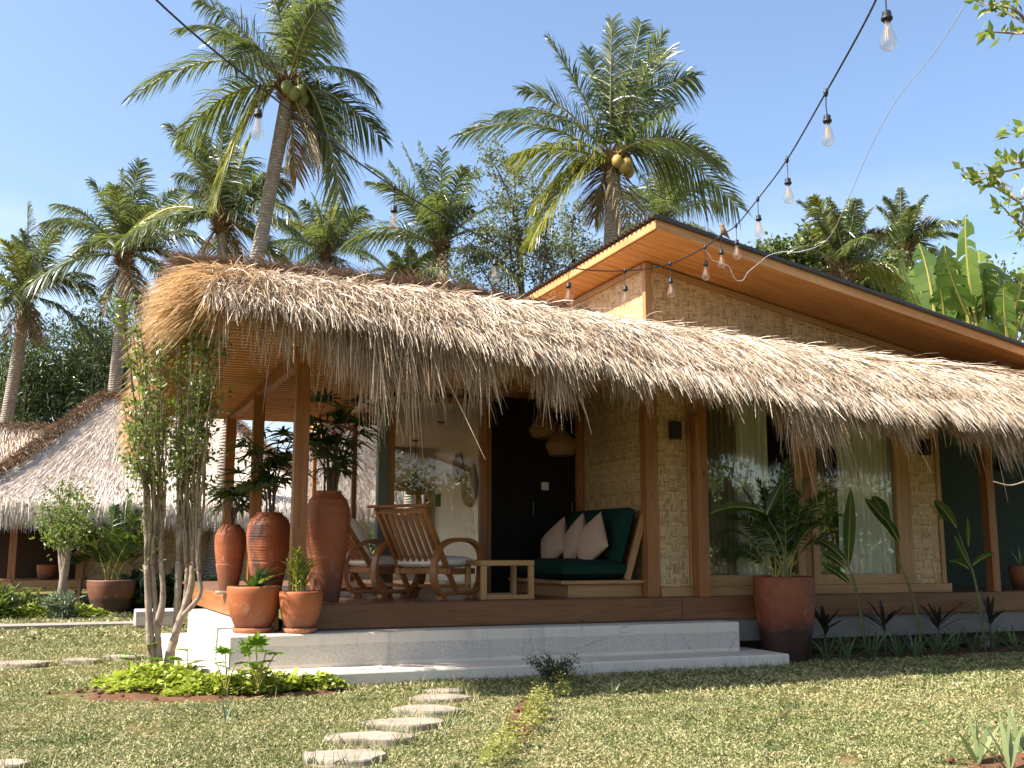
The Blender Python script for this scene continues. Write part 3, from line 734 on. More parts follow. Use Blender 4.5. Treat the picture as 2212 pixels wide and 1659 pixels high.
# back wall with its window opening, right wall
wx0, wx1 = onY(800, 1061, 18)[0], onY(897, 1061, 18)[0]
wz = onY(867, 1061, 18)[2]
mb = MB(); mb.bx(3.06, 5.45, 18.0, 18.1, wz + .14, 3.0); mb.bx(3.06, wx0, 18.0, 18.1, DECKZ, wz + .14); mb.bx(wx1 + .28, 5.45, 18.0, 18.1, DECKZ, wz + .14); mb.bx(wx0, wx1 + .28, 18.0, 18.1, DECKZ, .95)
mb.bx(5.45, 5.52, 12.4, 18.1, DECKZ, 3.0)
mb.build('room_wall', M['white'], H)
mb = MB(); mb.bx(wx0, wx1 + .28, 17.96, 18.06, wz, wz + .139); mb.bx(wx1, wx1 + .11, 17.96, 18.06, .95, wz); mb.bx(wx1 + .17, wx1 + .28, 17.96, 18.06, .95, wz); mb.build('back_window', M['wood'], H, bevel=.004)
# upper storey of woven bamboo
sl = -.2057
topz = lambda x: 4.505 + (x - 5.66) * sl
mb = MB()
for x0, x1 in ((5.72, 7.50), (7.56, 9.89)):
    o = mb.n
    P = [(x0, YW, 3.4), (x1, YW, 3.4), (x1, YW, topz(x1)), (x0, YW, topz(x0))]
    mb.add(P, [[0, 1, 2, 3]], [[(a[0], a[2]) for a in P]])
mb.build('woven_gable', M['weave'], H)
mb = MB(); P = [(XW, 18.2, 3.3), (XW, YW + .05, 3.3), (XW, YW + .05, topz(XW)), (XW, 18.2, topz(XW))]
mb.add(P, [[0, 1, 2, 3]], [[(-a[1], a[2]) for a in P]]); mb.build('woven_gable', M['weave'], H)['label'] = 'woven side of the upper storey, partly sunlit'
mb = MB(); mb.bx(5.64, 5.722, YW - .02, YW + .06, 3.3, topz(5.66) - .01); mb.bx(7.50, 7.56, YW - .012, YW + .03, 3.3, topz(7.53) - .01)
mb.bar((5.74, YW - .012, topz(5.74) - .05), (9.9, YW - .012, topz(9.9) - .05), .03, .07)
mb.bar((XW - .012, YW + .07, topz(XW) - .05), (XW - .012, 18, topz(XW) - .05), .03, .07)
mb.build('gable_trim', M['pale'], H, bevel=.004)
# upper roof: soffit, fascia, corrugated sheet
xl, xr, yf, yk = 5.29, 13.2, 9.46, 18.3
zs = lambda x: 4.515 + (x - 5.66) * sl
mb = MB(); nb = 48
for i in range(nb):
    y0 = yf + (yk - yf) * i / nb; y1 = yf + (yk - yf) * (i + 1) / nb - .006
    yc = (y0 + y1) / 2
    mb.bar((xl + .03, yc, zs(xl + .03) + .012), (xr, yc, zs(xr) + .012), y1 - y0, .02)
so = mb.build('roof_soffit', M['soffit'], H)
mb = MB(); mb.bar((xl, yf - .014, zs(xl) + .035), (9.0, yf - .014, zs(9.0) + .035), .03, .10); mb.bar((9.004, yf - .014, zs(9.004) + .035), (xr, yf - .014, zs(xr) + .035), .03, .10)
mb.bar((xl - .014, yf - .03, zs(xl) + .035), (xl - .014, yk, zs(xl) + .035), .03, .10)
mb.build('roof_fascia', M['soffit'], H, bevel=.004)
yy = np.linspace(yf - .07, yk, 900); wv = .016 * np.sin((yy - yf) * 2 * pi / .105)
rows = []
for x, dz in ((xl - .07, 0), (9, 0), (xr, 0)):
    rows.append(np.stack([np.full_like(yy, x), yy, zs(x) + .108 + wv], -1))
mb = MB(); mb.grid(np.stack(rows)); mb.grid(np.stack([r - np.array([0, 0, .008]) for r in rows])[::-1])
mb.grid(np.stack([rows[0], rows[0] - np.array([0, 0, .008])]))
mb.bar((xl - .07, yf - .075, zs(xl - .07) + .105), (xr, yf - .075, zs(xr) + .105), .012, .035)
mb.build('corrugated_roof', M['metal'], H)
# ------------------------------------------------------------------ curtains
def curtain(x0, x1, y, z0, z1, folds, mat, label, amp=.035):
    xs_ = np.linspace(x0, x1, folds * 10); zz = np.linspace(z0, z1, 8)
    A, B = np.meshgrid(xs_, zz, indexing='ij')
    f = (A - x0) / (x1 - x0) * folds * 2 * pi
    Yv = y + amp * np.sin(f + .5 * np.sin(B * 2)) + .01 * np.sin(f * 2.3 + B)
    m_ = MB(); m_.grid(np.stack([A, Yv, B], -1))
    return tag(m_.build('curtain', M[mat], smooth=True), label, 'curtain', 'curtains behind the window wall')
curtain(6.37, 6.85, 10.50, .80, 3.05, 6, 'curtain', 'olive curtain gathered at the left side of the left window')
curtain(7.90, 8.10, 10.52, .80, 3.05, 3, 'curtain', 'narrow olive curtain beside the post between the windows')
curtain(8.30, 9.12, 10.50, .80, 3.05, 11, 'sheer', 'pleated grey curtain at the right side of the right window')
curtain(6.88, 7.30, 10.52, .80, 3.05, 5, 'sheer', 'pale sheer curtain in the middle of the left window')

# ------------------------------------------------------------------ wall lamps
for px, py, lab in ((1458, 930, 'black box wall lamp on the woven panel left of the windows'), (1998, 966, 'black box wall lamp on the woven panel right of the windows'), (2166, 1003, 'black box wall lamp on the dark green wall behind the right post')):
    Yl = 10.39 if px < 2100 else 11.89
    c = onY(px, py, Yl - .06)
    w = thing('wall_lamp', lab, 'wall lamp', (c[0], Yl, c[2]), group='black wall lamps of the veranda')
    m_ = MB(); o = (c[0], Yl - .065, c[2]); m_.lathe([(.0, -.1), (.052, -.1), (.062, -.095), (.062, .095), (.052, .1), (.0, .1)], o, 4)
    m_ = MB(); m_.box(o, (.115, .09, .2)); m_.build('housing', M['black'], w, bevel=.006)
    m_ = MB(); m_.box((c[0], Yl - .011, c[2]), (.06, .018, .12)); m_.build('bracket', M['black'], w, bevel=.003)

# ------------------------------------------------------------------ armchairs (local: sitter looks along +y)
def hoop(x):
    a = np.linspace(0, 2 * pi, 56)
    e = 2 / 2.7
    y = .02 + .44 * np.sign(np.cos(a)) * np.abs(np.cos(a)) ** e
    z = .315 + .305 * np.sign(np.sin(a)) * np.abs(np.sin(a)) ** e
    z = np.maximum(z, .065)
    y = y + .05 * np.clip((z - .3) / .3, 0, 1)
    P = np.stack([np.full_like(y, x), y, z], -1)
    # flat bar section swept along the closed loop
    T = unit(np.roll(P[:-1], -1, 0) - np.roll(P[:-1], 1, 0)); Xv = np.array([1., 0, 0]); N = np.cross(T, Xv)
    q = P[:-1]; hw, ht = .036, .021
    ring = np.stack([q + Xv * hw + N * ht, q - Xv * hw + N * ht, q - Xv * hw - N * ht, q + Xv * hw - N * ht], 1)
    m = len(q); V = ring.reshape(-1, 3)
    i = np.arange(m)[:, None]; j = np.arange(4)[None]
    i2, j2 = (i + 1) % m, (j + 1) % 4
    F = np.stack([i * 4 + j, i * 4 + j2, i2 * 4 + j2, i2 * 4 + j], -1).reshape(-1, 4)
    ln = np.arange(m) * .04
    U = np.stack([np.stack([ln[i] + 0 * j, j * .06 + 0 * i], -1), np.stack([ln[i] + 0 * j, (j + 1) * .06 + 0 * i], -1), np.stack([ln[i] + .04 + 0 * j, (j + 1) * .06 + 0 * i], -1), np.stack([ln[i] + .04 + 0 * j, j * .06 + 0 * i], -1)], 2).reshape(-1, 4, 2)
    m_ = MB(); m_.add(V, F, U)
    for y_ in (-.27, .30): m_.box((x, y_, .022), (.07, .1, .044))
    return m_
def puff(sx, sy, sz, n=18, pinch=.0):
    """soft cushion centred on the origin"""
    a = np.linspace(-1, 1, n); A, B = np.meshgrid(a, a, indexing='ij')
    ed = (1 - np.abs(A) ** 5) * (1 - np.abs(B) ** 5)
    hgt = sz / 2 * (.35 + .65 * ed ** .5) if not pinch else sz / 2 * np.maximum(((1 - A ** 2) * (1 - B ** 2)), 0) ** pinch
    k = 1 - (.06 * (1 - np.abs(A)) ** 1 * 0 if not pinch else 0)
    px = A * sx / 2 * (1 - (.10 * (1 - B ** 2) * np.abs(A) ** 3 if pinch else 0)); py = B * sy / 2 * (1 - (.10 * (1 - A ** 2) * np.abs(B) ** 3 if pinch else 0))
    wr = .006 * (vnoise(A * 3, B * 3, .5, 77) - .5)
    top = np.stack([px, py, hgt + wr], -1); bot = np.stack([px, py, -hgt - wr], -1)
    m_ = MB(); m_.grid(top); m_.grid(bot[::-1])
    for e in (0, -1):
        for tr in (0, 1):
            t1, b1 = (top[e], bot[e]) if tr == 0 else (top[:, e], bot[:, e])
            s_ = np.stack([t1, b1]); m_.grid(s_ if (e == 0) == (tr == 0) else s_[::-1])
    return m_
def rotM(ax, a): return np.array(Matrix.Rotation(a, 3, ax))
def xf(m_, R_=None, t=(0, 0, 0)):
    m_.V = [v @ np.asarray(R_ if R_ is not None else np.eye(3)).T + np.asarray(t) for v in m_.V]; return m_
def armchair(loc, rz, label):
    c = thing('armchair', label, 'armchair', loc, rz, 'slatted teak armchairs on the deck', local=True)
    for x in (-.385, .385): hoop(x).build('armrest', M['chair'], c, bevel=.006)
    for x in (-.31, .31):
        m_ = MB(); m_.bar((x, .12, .05), (x, -.50, .955), .035, .062, (0, 1, 0)); m_.build('back_stile', M['chair'], c, bevel=.005)
        m_ = MB(); m_.bar((x, .40, .285), (x, -.10, .285), .035, .065); m_.build('seat_rail', M['chair'], c, bevel=.004)
    m_ = MB(); m_.bar((-.36, .39, .285), (.36, .39, .285), .03, .065); m_.bar((-.365, -.07, .29), (.365, -.07, .29), .035, .06); m_.bar((-.365, .30, .12), (.365, .30, .12), .03, .04); m_.build('seat_frame', M['chair'], c, bevel=.004)
    m_ = MB(); m_.bar((-.38, -.525, .965), (.38, -.525, .965), .085, .03); m_.build('top_rail', M['chair'], c, bevel=.006)
    m_ = MB(); m_.bar((-.29, -.478, .915), (.29, -.478, .915), .03, .055); m_.build('top_rail', M['chair'], c, bevel=.004)
    for k in range(7):
        x = -.24 + .08 * k
        m_ = MB(); m_.bar((x, -.075, .325), (x, -.47, .90), .042, .016, (0, 1, .6)); m_.build('back_slat', M['chair'], c, bevel=.003)
    xf(puff(.64, .56, .13), None, (0, .15, .385)).build('seat_cushion', M['cush'], c, smooth=True)
    return c
c1 = onY(921, 1288, 10.98)
armchair((c1[0], c1[1], DECKZ + .001), radians(-52), 'slatted teak armchair seen from behind, its back to the lawn')
c2 = onY(790, 1288, 11.75)
armchair((c2[0], c2[1], DECKZ + .001), radians(-80), 'slatted teak armchair with round arms facing right beside the tall jar')
R1 = rotM('Z', radians(-52)) @ rotM('X', radians(-57 + 90 + 22)); 
cc = xf(puff(.52, .50, .13), rotM('X', radians(122)), (0, -.21, .66))
bc = xf(cc, rotM('Z', radians(-52)), (c1[0], c1[1], DECKZ)).build('back_cushion', M['cush'], org=(0, 0, 0), smooth=True)
tag(bc, 'cream back cushion leaning inside the slatted back of the nearer armchair', 'cushion')
pm = xf(xf(puff(.46, .46, .20, 20, .42), rotM('X', radians(118)), (0, -.16, .66)), rotM('Z', radians(-80)), (c2[0], c2[1], DECKZ))
tag(pm.build('throw_pillow', M['cush'], smooth=True), 'cream pillow on the armchair beside the tall jar', 'pillow')

# ------------------------------------------------------------------ side table
tb = thing('side_table', 'low square-framed pale wood table between armchair and sofa', 'table', (3.95, 10.66, DECKZ))
x0, x1, y0, y1, zt_ = 3.66, 4.25, 10.38, 10.95, 1.095
m_ = MB(); m_.bx(x0, x1, y0, y1, zt_ - .055, zt_); m_.build('table_top', M['pale'], tb, bevel=.004)
for x in (x0 + .03, x1 - .03):
    for y in (y0 + .03, y1 - .03):
        m_ = MB(); m_.bx(x - .028, x + .028, y - .028, y + .028, DECKZ + .002, zt_ - .057); m_.build('leg', M['pale'], tb, bevel=.004)
for ya, yb in ((y0 + .005, y0 + .05), (y1 - .05, y1 - .005)):
    m_ = MB(); m_.bx(x0 + .06, x1 - .06, ya, yb, DECKZ + .004, DECKZ + .05); m_.build('base_rail', M['pale'], tb, bevel=.004)

# ------------------------------------------------------------------ sofa
sf = thing('sofa', 'built-in wooden sofa with dark green cushions along the alcove wall', 'sofa', (5.1, 11.3, DECKZ))
m_ = MB(); m_.bx(4.70, 5.60, 10.52, 12.1, DECKZ + .002, DECKZ + .145); m_.build('plinth', M['pale'], sf, bevel=.004)
m_ = MB(); m_.bx(4.60, 5.64, 10.46, 12.1, DECKZ + .147, DECKZ + .185); m_.build('seat_board', M['pale'], sf, bevel=.004)
m_ = MB(); m_.bar((5.40, 10.50, DECKZ + .187), (5.625, 10.50, DECKZ + .90), .07, .05, (0, 1, 0)); m_.build('end_board', M['pale'], sf, bevel=.004)
m_ = MB(); m_.bar((5.44, 11.3, DECKZ + .187), (5.63, 11.3, DECKZ + .86), 1.5, .025, (1, 0, 0)); m_.build('back_board', M['wood'], sf, bevel=.004)
xf(puff(.84, 1.55, .235), None, (5.04, 11.27, DECKZ + .30)).build('seat_cushion', M['greencush'], sf, smooth=True)
for yy_, ln in ((10.92, .78), (11.72, .74)):
    xf(puff(.62, ln, .22), rotM('Y', radians(-73)), (5.40, yy_, DECKZ + .68)).build('back_cushion', M['greencush'], sf, smooth=True)
for px, py, X_, rz, tl, lab in ((1197, 1181, 4.98, 6, 20, 'blush pillow on the green sofa, deepest of the three'), (1242, 1177, 5.06, -2, 14, 'middle blush pillow on the green sofa, half hidden'), (1277, 1175, 5.10, 10, 17, 'blush pillow on the green sofa in front, nearest to the end board')):
    d_ = ray(px, py); p_ = CAM + d_ * (X_ / d_[0]) + np.array([0, 0, .03])
    Rm = rotM('Z', radians(-90 + rz)) @ rotM('X', radians(90 - tl)) @ rotM('Z', radians(36))
    tag(xf(puff(.50, .50, .19, 20, .42), Rm, p_).build('throw_pillow', M['pillow'], smooth=True), lab, 'pillow', 'blush pillows on the green sofa')

# ------------------------------------------------------------------ hanging lampshades
def pendant(name, px, py, Y, prof, top, mat, label, group, lit=False, ribs=0):
    """prof: (radius px, y px) from top to foot"""
    c = onY(px, py, Y); D = (c - CAM) @ FW; k = D / FPX
    pts = [(r * k, c[2] + (py - y) * k) for r, y in prof]
    w = thing(name, label, 'pendant lamp', (c[0], c[1], top), group=group)
    cv = spline(np.array([(r, 0, z) for r, z in pts]), 6)[:, [0, 2]]
    if ribs == 0:
        m_ = MB(); m_.lathe(cv, (c[0], c[1], 0), 28); m_.lathe((cv * np.array([.97, 1]))[::-1], (c[0], c[1], 0), 28)
        for z_, r_ in zip(cv[::2, 1], cv[::2, 0]):
            a = np.linspace(0, 2 * pi, 25); m_.tube(np.stack([c[0] + r_ * np.cos(a), c[1] + r_ * np.sin(a), np.full_like(a, z_)], -1), .006, 5, False)
    else:
        m_ = MB()
        for i in range(ribs):
            a = 2 * pi * i / ribs
            m_.tube(np.stack([c[0] + cv[:, 0] * cos(a), c[1] + cv[:, 0] * sin(a), cv[:, 1]], -1), .0045, 5, False)
        for z_, r_ in zip(cv[:, 1], cv[:, 0]):
            a = np.linspace(0, 2 * pi, 25); m_.tube(np.stack([c[0] + r_ * np.cos(a), c[1] + r_ * np.sin(a), np.full_like(a, z_)], -1), .0045, 5, False)
    m_.build('lamp_shade', M[mat], w, smooth=True)
    m_ = MB(); m_.tube([(c[0], c[1], top), (c[0], c[1], pts[0][1] - .01)], .006, 6); m_.lathe([(.0, top - .001), (.05, top - .001), (.05, top - .025), (0, top - .03)], (c[0], c[1], 0), 16)
    m_.build('cord', M['black'], w)
    zb = pts[-1][1] + (pts[0][1] - pts[-1][1]) * .42
    m_ = MB(); m_.blob((c[0], c[1], zb), (.03, .03, .04)); b_ = m_.build('light_bulb', M['glow'] if lit else M['bulb'], w, smooth=True)
    return w
t = NT('lamp_filament_glow'); e = t.n('ShaderNodeEmission'); e.inputs[0].default_value = (1, .55, .18, 1); e.inputs[1].default_value = 14
M['glow'] = t.done(e.outputs[0])
GP = 'woven lampshades hanging in the veranda'
pendant('pendant_lamp', 1177, 930, 11.3, [(4, 866), (6, 884), (17, 902), (31, 922), (34, 932), (29, 941), (22, 946)], 3.2, 'rattan', 'onion-shaped woven lampshade in the dark alcove, left of the cluster', GP)
pendant('pendant_lamp', 1213, 965, 11.1, [(4, 918), (9, 932), (24, 946), (33, 958), (33, 968), (27, 980), (24, 983)], 3.2, 'rattan', 'squat woven lampshade hanging lowest by the alcove wall', GP)
pendant('pendant_lamp', 1222, 862, 10.9, [(4, 820), (9, 834), (27, 846), (33, 860), (34, 872), (29, 886), (26, 889)], 3.2, 'rattan', 'woven lampshade half hidden by the thatch fringe above the others', GP)
GI = 'wicker pendant lamps in the glazed room'
pendant('pendant_lamp', 897, 1040, 16.6, [(3, 984), (4, 1010), (9, 1030), (23, 1046), (25, 1056), (20, 1064), (17, 1068)], 3.0, 'rattan', 'lit wicker pendant lamp seen through the front glass', GI, True)
pendant('pendant_lamp', 797, 960, 13.6, [(2, 905), (5, 925), (20, 945), (29, 962), (30, 975), (27, 992), (26, 998)], 3.0, 'rattan', 'open wicker pendant lamp seen through the side glass', GI, False, 18)
pendant('pendant_lamp', 800, 1018, 16.9, [(2, 975), (4, 990), (14, 1004), (21, 1018), (23, 1026), (22, 1028)], 3.0, 'rattan', 'small wicker pendant lamp deepest in the glazed room', GI, False, 16)
# wall baskets, air conditioner, switch panel
def disc(px, py, X_, rz_, ry_, hole, label):
    d_ = ray(px, py); c = CAM + d_ * (X_ / d_[0])
    pr = [(ry_ * q, .05 + .03 * (1 - q)) for q in np.linspace(1, hole, 14)]
    m_ = MB(); m_.lathe([(ry_ * .96, 0), (ry_, .02)] + [(r, z + .006 * (i % 2)) for i, (r, z) in enumerate(pr)] + ([(hole * ry_, .0)] if hole > .05 else [(.001, .08)]), (0, 0, 0), 32)
    xf(m_, np.array([[0, 0, -1], [0, 1, 0], [1, 0, 0]], float), c)
    tag(m_.build('wall_basket', M['seagrass'], smooth=True), label, 'wall basket', 'woven baskets on the white wall')
disc(993, 1012, 5.44, 0, .25, .2, 'woven ring basket on the white wall, upper and smaller')
disc(1017, 1047, 5.44, 0, .36, .0, 'large round woven basket on the white wall, lower of two')
c = onY(868, 995, 17.9); m_ = MB(); m_.box((c[0] - .25, 17.9, c[2]), (.95, .2, .28)); m_.box((c[0] - .25, 17.80, c[2] - .1), (.85, .02, .04))
tag(m_.build('air_conditioner', plain('ac_plastic', (.5, .46, .40), .5), bevel=.03), 'pale wall air conditioner above the back window of the room', 'air conditioner')
d_ = ray(947, 1081); c = CAM + d_ * (5.445 / d_[0]); m_ = MB(); m_.box((5.437, c[1], c[2]), (.02, .26, .22))
tag(m_.build('switch_panel', M['black'], bevel=.004), 'small black panel on the white wall of the glazed room', 'switch panel')

# ------------------------------------------------------------------ jars and pots
def jar(px, py, Y, z0, h, R, label, ribs, pale, dark, seed, saucer=False, smoke=0.0):
    c = onY(px, py, Y)
    u = np.linspace(0, 1, 90)
    shape = np.interp(u, [0, .05, .2, .4, .6, .74, .84, .91, .955, .975, 1], [.58, .60, .70, .84, .96, 1.0, .97, .84, .66, .56, .57])
    k = np.array([.25, .5, .25]); shape[1:-1] = np.convolve(shape, k, 'valid')
    rib = np.where((u > .40) & (u < .90), np.abs(np.sin(u * ribs * pi)) ** .6 * .036, 0)
    if saucer: z0 = z0 + .035
    prof = [(0.001, z0)] + [(R * (s_ - r_), z0 + h * q) for s_, r_, q in zip(shape, rib, u)] + [(R * .50, z0 + h), (R * .49, z0 + h - .08), (0.001, z0 + h - .08)]
    w = thing('clay_jar', label, 'jar', (c[0], c[1], z0), group='tall ribbed clay jars on the deck')
    m_ = MB(); m_.lathe(prof, (c[0], c[1], 0), 44)
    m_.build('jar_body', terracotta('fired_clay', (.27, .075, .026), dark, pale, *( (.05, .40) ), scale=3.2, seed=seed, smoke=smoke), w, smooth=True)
    if saucer:
        m_ = MB(); m_.lathe([(.001, z0 - .034), (R * .72, z0 - .034), (R * .82, z0 + .0), (R * .79, z0 + .004), (R * .70, z0 - .02), (.001, z0 - .02)], (c[0], c[1], 0), 32); m_.build('saucer', M['stone'], w, smooth=True)
    return np.array([c[0], c[1], z0 + h])
J1 = jar(493, 1283, 12.95, DECKZ, .78, .19, 'slim ribbed clay jar on a pale saucer, leftmost at the deck edge', 30, (.32, .11, .045), (.10, .045, .025), 1.0, True)
J2 = jar(576, 1290, 12.0, DECKZ, .93, .253, 'ribbed clay jar with black smoke stains, between two posts', 32, (.30, .10, .04), (.03, .018, .016), 7.3, False, .56)
J3 = jar(703, 1300, 10.72, DECKZ, 1.11, .238, 'tallest brown ribbed jar right of the front post', 34, (.24, .085, .04), (.10, .045, .03), 3.1)
def pot(px, py, z0, D, R, h, foot, label, name='plant_pot', saucer=True, seed=0.0, base=(.31, .088, .026), dark=(.10, .04, .025), Y=None, bulge=True):
    c = G(px, py, z0) if Y is None else onY(px, py, Y)
    u = np.linspace(0, 1, 24)
    s_ = np.interp(u, [0, .1, .35, .65, .9, 1], [foot, foot + .07, foot + (1 - foot) * .62, .95, 1.0, .985]) if bulge else np.interp(u, [0, .08, .3, .6, .85, 1], [foot, foot + .04, .83, .95, 1.0, 1.0])
    k = np.array([.25, .5, .25]); s_[1:-1] = np.convolve(s_, k, 'valid')
    z1 = z0 + (.03 if saucer else 0)
    prof = [(.001, z1)] + [(R * a, z1 + h * b) for a, b in zip(s_, u)] + [(R * .955, z1 + h + .008), (R * .90, z1 + h), (R * .88, z1 + h * .93)]
    w = thing(name, label, 'pot', (c[0], c[1], z0))
    m_ = MB(); m_.lathe(prof, (c[0], c[1], 0), 44)
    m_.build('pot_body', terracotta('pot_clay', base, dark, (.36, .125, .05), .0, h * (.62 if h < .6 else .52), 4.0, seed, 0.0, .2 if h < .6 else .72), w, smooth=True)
    m_ = MB(); m_.lathe([(R * .90, z1 + h * .945), (R * .5, z1 + h * .95), (.001, z1 + h * .955)][::-1], (c[0], c[1], 0), 24); m_.build('soil', M['potsoil'], w)
    if saucer:
        m_ = MB(); r = R * foot; m_.lathe([(.001, z0 + .002), (r * 1.12, z0 + .002), (r * 1.24, z0 + .045), (r * 1.17, z0 + .048), (r * 1.08, z0 + .02), (.001, z0 + .02)], (c[0], c[1], 0), 32)
        m_.build('saucer', terracotta('saucer_clay', (.32, .11, .045), (.2, .08, .05), (.36, .16, .08), -.1, -.05), w, smooth=True)
    return np.array([c[0], c[1], z1 + h * .95])
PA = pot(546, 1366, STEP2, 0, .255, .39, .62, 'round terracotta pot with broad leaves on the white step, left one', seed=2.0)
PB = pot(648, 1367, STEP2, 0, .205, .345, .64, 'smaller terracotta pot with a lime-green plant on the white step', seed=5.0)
PC = pot(1700, 1432, -.02, 0, .335, .93, .66, 'huge terracotta planter standing on the grass beside the steps', 'planter', False, 9.0, (.17, .043, .017), (.022, .012, .009), bulge=False)
PE = pot(2210, 1268, DECKZ, 0, .17, .30, .7, 'terracotta pot in the dark side bay at the right edge', 'plant_pot', False, 4.0, (.30, .10, .045), Y=10.9)

# ------------------------------------------------------------------ plant builders
def frond(mr, ml, o, tip, lift, nl, ll, w=.035, droop=.5, start=.12, rr=.018, twist=None, md=None, vee=.35):
    """feather leaf: rib from o to tip arching by lift, nl leaflets a side, longest ll"""
    o, tip = np.asarray(o, float), np.asarray(tip, float)
    c = (o + tip) / 2 + np.array([0, 0, lift])
    n = 26; C = bez(o, c, tip, n)
    mr.tube(C, np.linspace(rr, rr * .25, n), 5, False)
    s = np.linspace(start, 1, nl) ; s = np.clip(s + NR.normal(size=nl) * .004, 0, 1)
    P = np.stack([np.interp(s, np.linspace(0, 1, n), C[:, k]) for k in range(3)], -1)
    T = unit(np.stack([np.interp(s, np.linspace(0, 1, n), np.gradient(C[:, k])) for k in range(3)], -1))
    S = np.cross(T, np.array([0, 0, 1.0])); bad = np.linalg.norm(S, axis=1) < .25
    S[bad] = np.cross(T[bad], np.array([.4, .9, 0])); S = unit(S); N = np.cross(S, T)
    tw = (RNG.uniform(-.7, .7) if twist is None else twist) + np.linspace(0, .3, nl)
    S, N = S * np.cos(tw)[:, None] + N * np.sin(tw)[:, None], N * np.cos(tw)[:, None] - S * np.sin(tw)[:, None]
    prof = np.interp(s, [0, start, .35, .7, 1], [.5, .55, 1.0, .85, .35]) * ll
    fwd = np.interp(s, [0, .5, 1], [.45, .7, 1.5])[:, None]
    for sg in (-1, 1):
        k = NR.random(nl) > .04
        d = sg * S + T * fwd + N * vee + NR.normal(size=(nl, 3)) * .09
        ml.ribbons(P[k], d[k], (prof * NR.uniform(.85, 1.1, nl))[k], w, (droop * NR.uniform(.6, 1.4, nl))[k], 3, wdir=(T + N * .2 + NR.normal(size=(nl, 3)) * .35)[k], prof=[.75, 1, .75, .1])
def palm(px, py, D, r, nf, trunk=None, label='', base=None, specs=None, nuts=0, seed=1, ycol=.12, up=1.0, rt_=.15, dead=4, ll=None):
    """coconut palm: crown centre at a pixel and depth, r crown radius in px"""
    global RNG, NR
    RNG, NR = random.Random(seed), np.random.default_rng(seed)
    c = onD(px, py, D); k = D / FPX; R = r * k
    foot = np.array([c[0], c[1], 0.]) if base is None else np.array(base, float)
    w = thing('palm_tree', label, 'palm tree', (foot[0], foot[1], 0), group='coconut palms behind the bungalow')
    mid = (foot + c) / 2 + np.array([(c[0] - foot[0]) * .22 + .0, 0, 0]) if base is not None else (foot + c) / 2 + np.array([RNG.uniform(-.4, .4), 0, 0])
    if trunk is not None: mid = np.array(trunk, float)
    C = bez(foot, mid, c, 40); C = C + np.array([.03, 0, 0]) * np.sin(np.linspace(0, 9, 40))[:, None]
    m_ = MB(); m_.tube(C, np.interp(np.linspace(0, 1, 40), [0, .06, .2, 1], [rt_ * 1.7, rt_ * 1.25, rt_ * 1.05, rt_ * .82]), 14); m_.build('trunk', M['palmbark'], w, smooth=True)
    mr, ml, my, md = MB(), MB(), MB(), MB()
    nl = 84 if r > 200 else 68; LL = ll or R * .34; wl = max(.034, (1.0 if r > 200 else .8) * k)
    if specs:
        for tx, ty, lift, dd, kind in specs:
            tip = onD(tx, ty, D + dd); L = np.linalg.norm(tip - c)
            frond(mr, md if kind == 'd' else (my if kind == 'y' else ml), c + NR.normal(size=3) * .08, tip, lift * k, nl, LL * min(1, .45 + .55 * L / R), wl, RNG.uniform(.35, .8), rr=.034)
    for i in range(nf):
        az = i * 2.39996 + RNG.uniform(-.3, .3); el = np.interp((i + .5) / nf, [0, .35, .75, 1], [1.35, .85, .15, -.65]) + RNG.uniform(-.15, .15)
        L = R * RNG.uniform(.85, 1.12)
        d = np.array([cos(az) * cos(el), sin(az) * cos(el), sin(el) * up])
        tip = c + d * L - np.array([0, 0, .18 * L * (1 - abs(sin(el)))])
        q = my if RNG.random() < ycol else ml
        frond(mr, q, c + NR.normal(size=3) * .06, tip, L * (.10 + .22 * cos(el)), nl, LL, wl, RNG.uniform(.35, .85), rr=.034)
    for i in range(dead):
        az = RNG.random() * 6.28; tip = c + np.array([cos(az) * R * .28, sin(az) * R * .28, -R * .62])
        frond(mr, md, c, tip, R * .1, 30, LL * .7, wl, .7, rr=.03)
    cr = ml.build('crown', M['palm'], w)
    mr.build('frond_ribs', M['rachis'], w)
    if my.n: my.build('yellowing_fronds', M['palmy'], w)
    if md.n: md.build('dead_fronds', M['drypalm'], w)
    h_ = MB(); n = 260; a = NR.random(n) * 6.28; e = NR.uniform(-.9, .9, n)
    h_.ribbons(c + np.stack([np.cos(a) * .12, np.sin(a) * .12, e * .3 - .1], -1), np.stack([np.cos(a), np.sin(a), .9 + e * 0], -1), NR.uniform(.15, .5, n), .04, .25, 2); h_.build('fibre_sheath', M['husk'], w)
    for i in range(nuts):
        a = -1.9 + i * .55 + RNG.uniform(-.1, .1); p_ = c + np.array([cos(a) * .32, sin(a) * .32 - .05, -.18 - .12 * (i % 2)])
        n_ = MB(); n_.blob(p_, (.13, .13, .16)); n_.build('coconut', M['coconut' if seed % 2 == 0 else 'greennut'], w, smooth=True)
    return w
def clumps(ml, P, n, spread, L, w, dirb=None):
    """leaf clusters round each point"""
    P = np.asarray(P, float); k = NR.integers(0, len(P), n)
    q = P[k] + NR.normal(size=(n, 3)) * spread
    d = NR.normal(size=(n, 3)) + (0 if dirb is None else np.asarray(dirb))
    ml.leaves(q, d, NR.uniform(.7, 1.3, n) * L, NR.uniform(.7, 1.3, n) * w)
def limbs(mw, base, tips, r0, r1, kink=.15, n=10):
    ends = []
    for tp in tips:
        base_, tp = np.asarray(base, float), np.asarray(tp, float)
        L = np.linalg.norm(tp - base_)
        c = (base_ + tp) / 2 + NR.normal(size=3) * kink * L * np.array([.5, .5, .3]) + np.array([0, 0, kink * L * .5])
        C = bez(base_, c, tp, n); mw.tube(C, np.linspace(r0, r1, n), 6, False); ends.append(C)
    return ends
